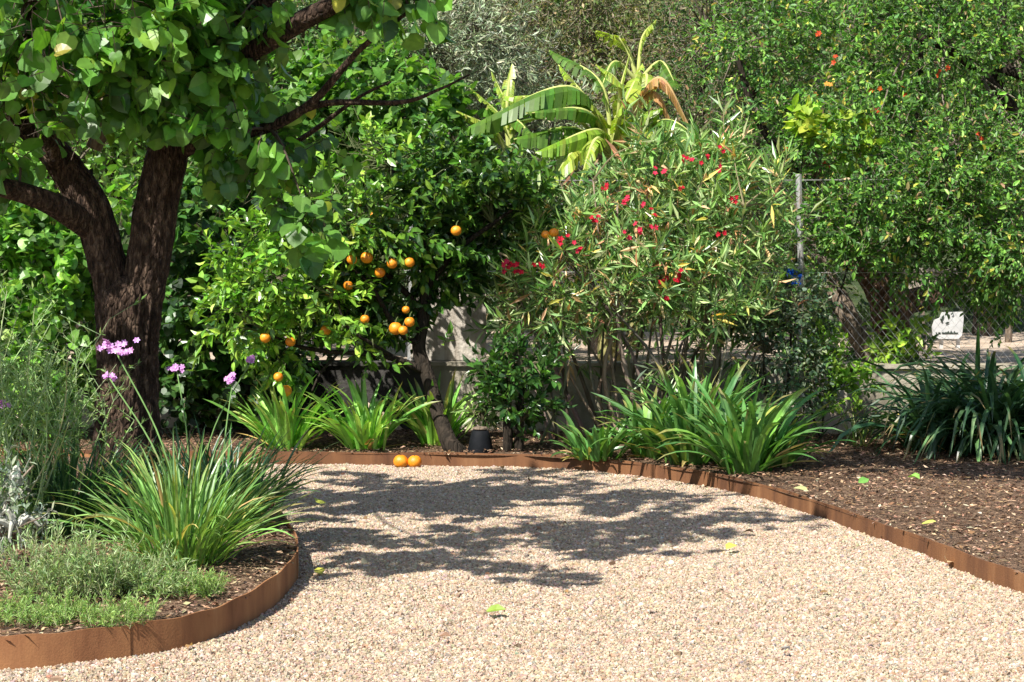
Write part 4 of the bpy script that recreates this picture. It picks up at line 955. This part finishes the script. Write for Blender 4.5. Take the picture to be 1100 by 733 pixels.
banana('tall banana plant with arching leaf and dry brown leaves behind the oleander', bb, 1, [
    (b16(600, 110, 15.3), b16(540, 105, 15.3), .12, ycol, False, .3), (b16(668, 120, 15.0), b16(690, 70, 15.2), .11, ycol, False, .2), (b16(640, 150, 14.9), b16(622, 200, 14.8), .12, ycol, False, .4), (b16(630, 120, 15.1), b16(565, 122, 14.9), .12, gcol, False, .6),
    (b16(612, 94, 15.2), b16(494, 142, 15.0), .22, gcol, False, .55), (b16(615, 138, 15.2), b16(552, 150, 15.0), .2, gcol, False, .3), (b16(645, 90), b16(590, 55, 15.9), .14, gcol, False),
    (b16(672, 110), b16(705, 90, 15.9), .14, gcol, False), (b16(680, 95, 15.2), b16(690, 160, 15.0), .1, dcol, True), (b16(705, 85, 15.2), b16(742, 138, 15.1), .1, dcol, True), (b16(700, 100, 15.3), b16(728, 150, 15.3), .09, dcol, True), (b16(620, 160, 15.0), b16(588, 205, 14.9), .16, ycol, False, .4), (b16(640, 120, 15.3), b16(600, 70, 15.4), .14, ycol, False), (b16(665, 95, 15.4), b16(640, 70, 15.4), .12, ycol, False, .2), (b16(700, 140, 15.1), b16(735, 195, 15.0), .13, ycol, False, .4), (b16(665, 105), b16(676, 60), .12, ycol, False), (b16(640, 140, 15.1), b16(575, 165, 14.9), .18, (.16, .3, .03), False, .5), (b16(672, 130, 15.2), b16(712, 118, 15.0), .15, (.18, .32, .03), False, .3), (b16(625, 150), b16(600, 190, 15.2), .12, ycol, False), (b16(690, 150), b16(665, 175, 15), .1, ycol, False),
    (b16(715, 130, 15.1), b16(765, 165, 15.0), .2, gcol, False), (b16(685, 160), b16(700, 205, 15), .13, gcol, False)], top_z - bb[2])
bb = simple_base(545, 15.9); top_z = at(545, 172, 15.9)[2]
banana('small yellow-stemmed banana plant behind the orange tree top', bb, .7, [
    (at(530, 140, 15.8), at(490, 120, 15.7), .1, ycol, False, .3), (at(545, 110, 15.9), at(550, 70, 16), .07, ycol, False), (at(540, 130, 15.9), at(505, 95, 16), .09, ycol, False), (at(548, 125, 15.9), at(528, 78, 16), .08, ycol, False), (at(552, 130, 15.9), at(575, 150, 15.6), .09, gcol, False), (at(555, 135, 15.9), at(590, 125, 15.8), .09, gcol, False)], top_z - bb[2])
bb = simple_base(682, 17.6); top_z = at(682, 88, 17.6)[2]
banana('tall yellowing banana plant at the top, in front of brown scrub', bb, .8, [
    (at(670, 47, 17.6), at(640, 34, 17.5), .16, ycol, False), (at(690, 42, 17.6), at(705, 22, 17.6), .14, ycol, False), (at(710, 67, 17.6), at(728, 97, 17.4), .14, gcol, False), (at(695, 82, 17.5), at(690, 117, 17.3), .12, ycol, False), (at(660, 67, 17.5), at(645, 97, 17.4), .12, gcol, False)], top_z - bb[2])

# ---------------- background shrubs and trees
def bgtree(name, label, px, Y, blobs, args, mat, trunk_r=.08, smat='bark_dark', group=None, cat='tree', lean=0, **kw):
    b = simple_base(px, Y); tops = [bl[0] for bl in blobs]
    root = thing(name, label, cat, b, group); nd = []
    mid = b + np.array([lean, 0, 1.2])
    mb = MB(); tube(mb, [b - np.array([0, 0, .1]), b + np.array([lean * .4, 0, .5]), mid], [trunk_r * 1.2, trunk_r, trunk_r * .8], 12, 5, rough=.15, seed=px); mb.build('trunk', M[smat], root, smooth=True)
    for t in tops[:7]:
        m = mid * .5 + np.asarray(t) * .5 + np.array([R.normal() * .15, R.normal() * .1, .1]); mb = MB()
        tube(mb, [mid, m, t], [trunk_r * .6, trunk_r * .4, trunk_r * .15], 8, 5, rough=.12, seed=px); mb.build('limb', M[smat], root, smooth=True); nd += [tuple(m), tuple(t)]
    fo, tw = MB(), MB(); kw.setdefault('stem_col', (.12, .1, .07))
    foliage(fo, blobs, *args, stemmb=tw, nodes=nd, **kw)
    fo.build('crown', M[mat], root); tw.build('twigs', M['stem'], root); return root
bgtree('fig_tree', 'mid-green fig-like tree rising behind the orange tree', 390, 16.2, [B(350, 150, 16, 60, 45, .5), B(430, 130, 16, 60, 45, .5), B(480, 160, 16, 45, 40, .4), B(390, 90, 16.3, 55, 40, .5), B(320, 190, 15.8, 50, 45, .5), B(300, 110, 16.3, 45, 40, .5), B(410, 75, 16.6, 30, 30, .4)],
       (240, 4, 6, .14, .16, .105, .7, TH, [(4, (.075, .19, .035)), (3, (.12, .27, .045)), (1, (.19, .35, .07)), (1, (.04, .1, .03))]), 'leaf_broad', .06, droop=.4, shell=.4, limb_r=.008)
bgtree('olive_tree', 'silvery grey olive tree at the top behind the small banana', 490, 19.5, [B(470, 60, 18.2, 55, 60, .8), B(510, 40, 18.3, 60, 60, .8), B(540, 110, 19, 45, 50, .7), B(455, 10, 19.3, 60, 40, .8), B(600, 150, 18.5, 50, 40, .6), B(510, 150, 18.8, 50, 40, .6)],
       (430, 6, 10, .2, .24, .085, .2, TL, [(4, (.24, .32, .21)), (3, (.36, .43, .32)), (2, (.12, .18, .09))]), 'leaf_grey', .1, 'bark_pale', up=.4, shell=.3)
bgtree('scrub_tree', 'grey-brown fine-leaved scrub tree at the top between olive and pomegranate', 610, 22, [B(580, 40, 21.5, 65, 50, .9), B(640, 60, 21.5, 65, 55, .9), B(620, 0, 21.8, 100, 40, 1), B(720, 40, 21, 60, 60, .9), B(690, 110, 20.5, 60, 50, .8), B(560, 90, 21, 50, 40, .8), B(760, 90, 20.5, 50, 60, .8)],
       (560, 6, 9, .2, .24, .065, .4, TL, [(3, (.13, .14, .07)), (3, (.19, .2, .1)), (3, (.08, .12, .04)), (2, (.13, .22, .06)), (.7, (.3, .25, .15))]), 'leaf_matte', .12, 'bark_pale', up=.3, shell=.3, stem_r=.004, stem_col=(.2, .16, .12))
bgtree('evergreen_tree', 'dark evergreen tree in the gap between scrub and pomegranate', 770, 19, [B(760, 40, 18.6, 60, 70, .8), B(780, 120, 18.3, 55, 60, .7), B(740, 150, 17.8, 60, 45, .6), B(830, 30, 18.3, 60, 60, .8), B(800, 190, 17.2, 60, 50, .6)],
       (300, 5, 8, .16, .2, .055, .45, TR, [(4, (.05, .11, .035)), (3, (.08, .16, .045)), (1.5, (.15, .2, .07)), (1, (.2, .15, .08))]), 'leaf_matte', .1, shell=.35, stem_r=.004)
bgtree('evergreen_shrub', 'dark leafy shrub under the shade tree branch at the top', 345, 17.5, [B(330, 40, 17.3, 60, 50, .6), B(300, 85, 17.2, 45, 40, .5), B(390, 25, 17.4, 45, 40, .6), B(240, 60, 17.2, 60, 60, .6)],
       (220, 5, 7, .14, .18, .06, .5, TR, [(4, (.05, .11, .035)), (3, (.085, .17, .05)), (1.5, (.16, .24, .09))]), 'leaf_matte', .07, shell=.35, cat='shrub')
bgtree('hedge_tree', 'bright green bushy tree behind the shade tree crown', 90, 17, [B(40, 60, 16.8, 90, 80, .7), B(140, 90, 16.8, 80, 80, .7), B(80, 180, 16.4, 100, 60, .6), B(210, 150, 16.4, 70, 70, .6), B(-50, 130, 16.6, 90, 100, .7), B(250, 200, 15.8, 60, 50, .5), B(150, 10, 17, 120, 50, .7)],
       (520, 5, 6, .15, .18, .075, .6, TE, [(4, (.08, .19, .035)), (3, (.13, .27, .05)), (1.5, (.2, .36, .08)), (1, (.04, .1, .03))]), 'leaf_broad', .1, shell=.4)
bgtree('hedge_shrub', 'mixed green thicket between the bananas and the fence post', 640, 16.8, [B(600, 225, 16.6, 60, 35, .4), B(680, 225, 16.6, 60, 35, .4), B(760, 200, 16.4, 60, 45, .4), B(820, 240, 15.4, 40, 60, .4), B(560, 210, 16.4, 50, 45, .4), B(790, 300, 15.2, 60, 60, .4), B(700, 290, 15.4, 110, 70, .4), B(590, 300, 15.2, 60, 60, .4), B(860, 290, 15.4, 40, 60, .3)],
       (340, 5, 7, .14, .18, .06, .4, TE, [(4, (.07, .15, .04)), (3, (.11, .21, .055)), (1.5, (.18, .28, .08)), (1, (.2, .15, .08))]), 'leaf_matte', .05, shell=.3, cat='shrub')
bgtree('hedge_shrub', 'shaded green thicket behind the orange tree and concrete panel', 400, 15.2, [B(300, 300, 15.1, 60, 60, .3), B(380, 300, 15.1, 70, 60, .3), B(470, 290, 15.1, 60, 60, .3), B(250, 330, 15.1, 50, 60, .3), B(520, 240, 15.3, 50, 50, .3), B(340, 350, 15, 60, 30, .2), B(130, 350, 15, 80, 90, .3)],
       (230, 5, 6, .14, .16, .07, .5, TE, [(4, (.025, .065, .02)), (3, (.04, .1, .028)), (1, (.07, .15, .04))]), 'leaf_matte', .04, shell=.3, cat='shrub')  # leaf colours darkened to paint deeper shade behind the orange crown
bgtree('tall_tree', 'tall green tree beyond the pomegranate in the upper right corner', 1060, 20, [B(1000, 20, 19.5, 90, 70, .9), B(1090, 60, 19.5, 90, 90, .9), B(930, 60, 19.5, 70, 80, .8), B(1120, 180, 19, 80, 80, .8), B(1010, 160, 19, 80, 60, .7), B(920, 180, 18.5, 70, 60, .6)],
       (360, 5, 7, .18, .2, .07, .45, TR, [(4, (.07, .14, .04)), (3, (.1, .2, .05)), (1, (.18, .26, .08))]), 'leaf_matte', .12, shell=.35, stem_r=.004)
# wooded hillside closing the view: one mass
mb = MB(); wb = []
for k in range(80):
    x = R.uniform(-14, 15); y = R.uniform(22.6, 31); wb.append((np.array([x, y, terrain(x, y) + R.uniform(.3, 2.6)]), np.array([1.5, 1.0, 1.2]), 1))
foliage(mb, wb, 3000, 7, 6, .4, .4, .14, .5, TR, [(4, (.06, .13, .035)), (3, (.1, .19, .055)), (2, (.13, .18, .07)), (.6, (.17, .15, .09))], shell=.4)
tag(mb.build('hillside_woods', M['leaf_matte']), kind='stuff')

# ---------------- beyond the fence on the right
sw = simple_base(1005, 21.5)
root = thing('stone_wall', 'low dry-stone wall of pale blocks on bare ground beyond the fence', 'wall', sw); mb = MB()
x0, x1 = at(960, 340, 21.5)[0], at(1240, 340, 21.5)[0]
for c in range(3):
    x = x0 - .1 * (c % 2)
    while x < x1:
        w = R.uniform(.18, .42); box(mb, (x, 21.5 + c * .02, sw[2] - .05 + c * .135), (x + w - .02, 21.8, sw[2] + .075 + c * .135), jit=.012); x += w
mb.build('stonework', M['stone'], root)
for px, Y, y0, y1, r, lab in ((991, 17.5, 335, 372, .03, 'thin grey wooden stake beside the leaning trunk beyond the fence'), (1084, 19, 312, 352, .035, 'pale wooden stake at the far right beyond the fence')):
    b = simple_base(px, Y); root = thing('stake', lab, 'post', b, 'stakes beyond the fence'); mb = MB(); t = at(px - 1, y0, Y)
    tube(mb, [b - np.array([0, 0, .05]), (b + t) / 2 + np.array([.01, 0, 0]), t], [r, r * .95, r * .9], 10, 3, rough=.08); mb.build('shaft', M['bark_pale'], root, smooth=True)
    mb = MB(); tube(mb, [t - np.array([0, 0, .05]), t - np.array([0, 0, .03])], [r * 1.15, r * 1.15], 10, 2); mb.build('tie', M['ink'], root)
# white board with dark leaf-shaped marks and script
b = at(1023, 362, 17.8); k = 17.8 / F
sg = thing('sign', 'white rounded board with dark leaf-shaped marks and script beyond the fence', 'sign', b)
mb = MB(); pts = [(-26, 2), (-27, 14), (-24, 24), (-17, 27), (-14, 35), (14, 36), (15, 27), (14, 12), (13, 2), (8, -3), (-18, -3)]
n = len(pts); V = [(b[0] + x * k * .8, b[1], b[2] + z * k * .75) for x, z in pts] + [(b[0] + x * k * .8, b[1] + .03, b[2] + z * k * .75) for x, z in pts]
mb.add(V, [np.array([list(range(n))]), np.array([list(range(2 * n - 1, n - 1, -1))]), np.array([(i, (i + 1) % n, n + (i + 1) % n, n + i) for i in range(n)])]); mb.build('board', M['white'], sg)
mb = MB(); rs = random.Random(4); x = -22.
while x < 9:                                                          # illegible script: short pen strokes
    h = rs.choice([1.5, 2, 3.4]); w = rs.uniform(.8, 1.8)
    tube(mb, [(b[0] + (x + w * a_) * k * .8, b[1] - .004, b[2] + (4.5 + h * c_) * k * .75) for a_, c_ in ((0, 0), (.3, 1), (.8, .8), (.6, .1), (1.3, .05))], [.0035] * 5, 4, 2, (.03, .04, .03)); x += w + rs.choice([.5, .6, 2.2])
mb.build('script', M['ink'], sg)
mb = MB(); q_ = [(-.09, .13, -.5, .8, .09), (-.1, .15, .3, .9, .1), (-.07, .12, .8, .3, .08), (-.02, .2, .6, .6, .07), (.05, .26, -.4, .5, .06)]
batch(mb, TE, np.array([b + np.array([u_[0], -.006 - .002 * i, u_[1]]) for i, u_ in enumerate(q_)]), np.array([(u_[2], 0, u_[3]) for u_ in q_], float), np.array([(0, -1, 0)] * 5, float), np.array([u_[4] * .55 for u_ in q_]), np.array([u_[4] * .22 for u_ in q_]), np.full((5, 3), .06)); mb.build('leaf_marks', M['ink'], sg)
for px in (1012, 1030):
    q = at(px, 366, 17.82); gz = terrain(q[0], q[1]); mb = MB(); box(mb, (q[0] - .015, 17.84, gz - .02), (q[0] + .015, 17.87, b[2] + .02)); mb.build('leg', M['white'], sg)
# blue plastic scrap by the post
c = at(853, 297, 13.82)
mb = MB(); n = 9; V = [(c[0] + (i / 8 - .5) * .1 + R.normal() * .006, c[1] + R.normal() * .014, c[2] + (j / 8 - .5) * .11 + R.normal() * .006) for i in range(n) for j in range(n)]
mb.add(V, [np.array([(i * n + j, (i + 1) * n + j, (i + 1) * n + j + 1, i * n + j + 1) for i in range(n - 1) for j in range(n - 1) if (i * j) % 5 != 4])])
tag(mb.build('plastic_scrap', M['blue'], None, origin=c), 'crumpled bright blue plastic scrap caught on the fence beside its post', 'scrap')

# ---------------- fallen leaves and bits
def fallen(px, py, z, size, col, label, group=None):
    p = gnd(px, py, z); mb = MB(); a = R.uniform(0, 6.28)
    batch(mb, TE, np.array([p + np.array([0, 0, .012])]), np.array([[math.cos(a), math.sin(a), .25]]), np.array([[R.normal() * .4, -.3, 1.]]), np.array([size]), np.array([size * .6]), palette([(1, col)], 1))
    o = mb.build('fallen_leaf', M['leaf_matte'], None, origin=p); tag(o, label, 'leaf', group)
for px, py in [(380, 526), (420, 528), (575, 572), (582, 570), (366, 512), (418, 541), (568, 519), (505, 575), (395, 560), (492, 640), (700, 657), (760, 630), (690, 585), (810, 575), (655, 610), (470, 688), (880, 640), (930, 690), (840, 700), (560, 700), (730, 690), (520, 620), (610, 640)]:
    fallen(px, py, .008, R.uniform(.025, .055), (.09, .055, .035) if R.random() < .6 else (.25, .15, .08), 'small dry brown leaf lying loose on the gravel', 'dry leaves on the gravel')
for q in range(26):
    e = far[R.integers(4, len(far) - 3)] if R.random() < .7 else isl[R.integers(2, 12)]
    u_, v_ = e[0] + R.normal() * .1, e[1] - abs(R.normal()) * .12 - .06
    dep = v_ * cp + CAMH * sp_; fallen(550 + F * u_ / dep, 366.5 + F * (CAMH * cp - v_ * sp_) / dep, .008, R.uniform(.02, .05), random.choice([(.1, .06, .035), (.3, .2, .11), (.2, .11, .05)]), 'small dry brown leaf lying loose on the gravel', 'dry leaves on the gravel')
for px, py, z, lab, c in [(345, 620, .01, 'yellow-green fallen leaf on sunny gravel near the bed end', (.4, .42, .08)), (522, 660, .01, 'green fallen sprig leaf on open sunlit gravel', (.2, .32, .06)), (780, 593, .01, 'yellow fallen leaf at the right rim of the shade', (.6, .6, .12)), (350, 543, .01, 'yellow leaf by the grass tips at the bed end', (.45, .5, .1)), (990, 565, BEDZ + .03, 'pale yellow-green leaf on sunny mulch near the right edging', (.5, .58, .14)), (988, 517, BEDZ + .03, 'green leaf on shaded mulch before the dark lilies', (.2, .42, .08)), (922, 521, BEDZ + .03, 'broad green leaf on mulch past the agapanthus', (.16, .36, .09)), (868, 530, BEDZ + .03, 'pale leaf on mulch right behind the edging corner', (.36, .44, .2)), (1016, 606, .012, 'tan dry leaf leaning on the right-hand edging', (.6, .42, .26))]:
    fallen(px, py, z, .085, c, lab)
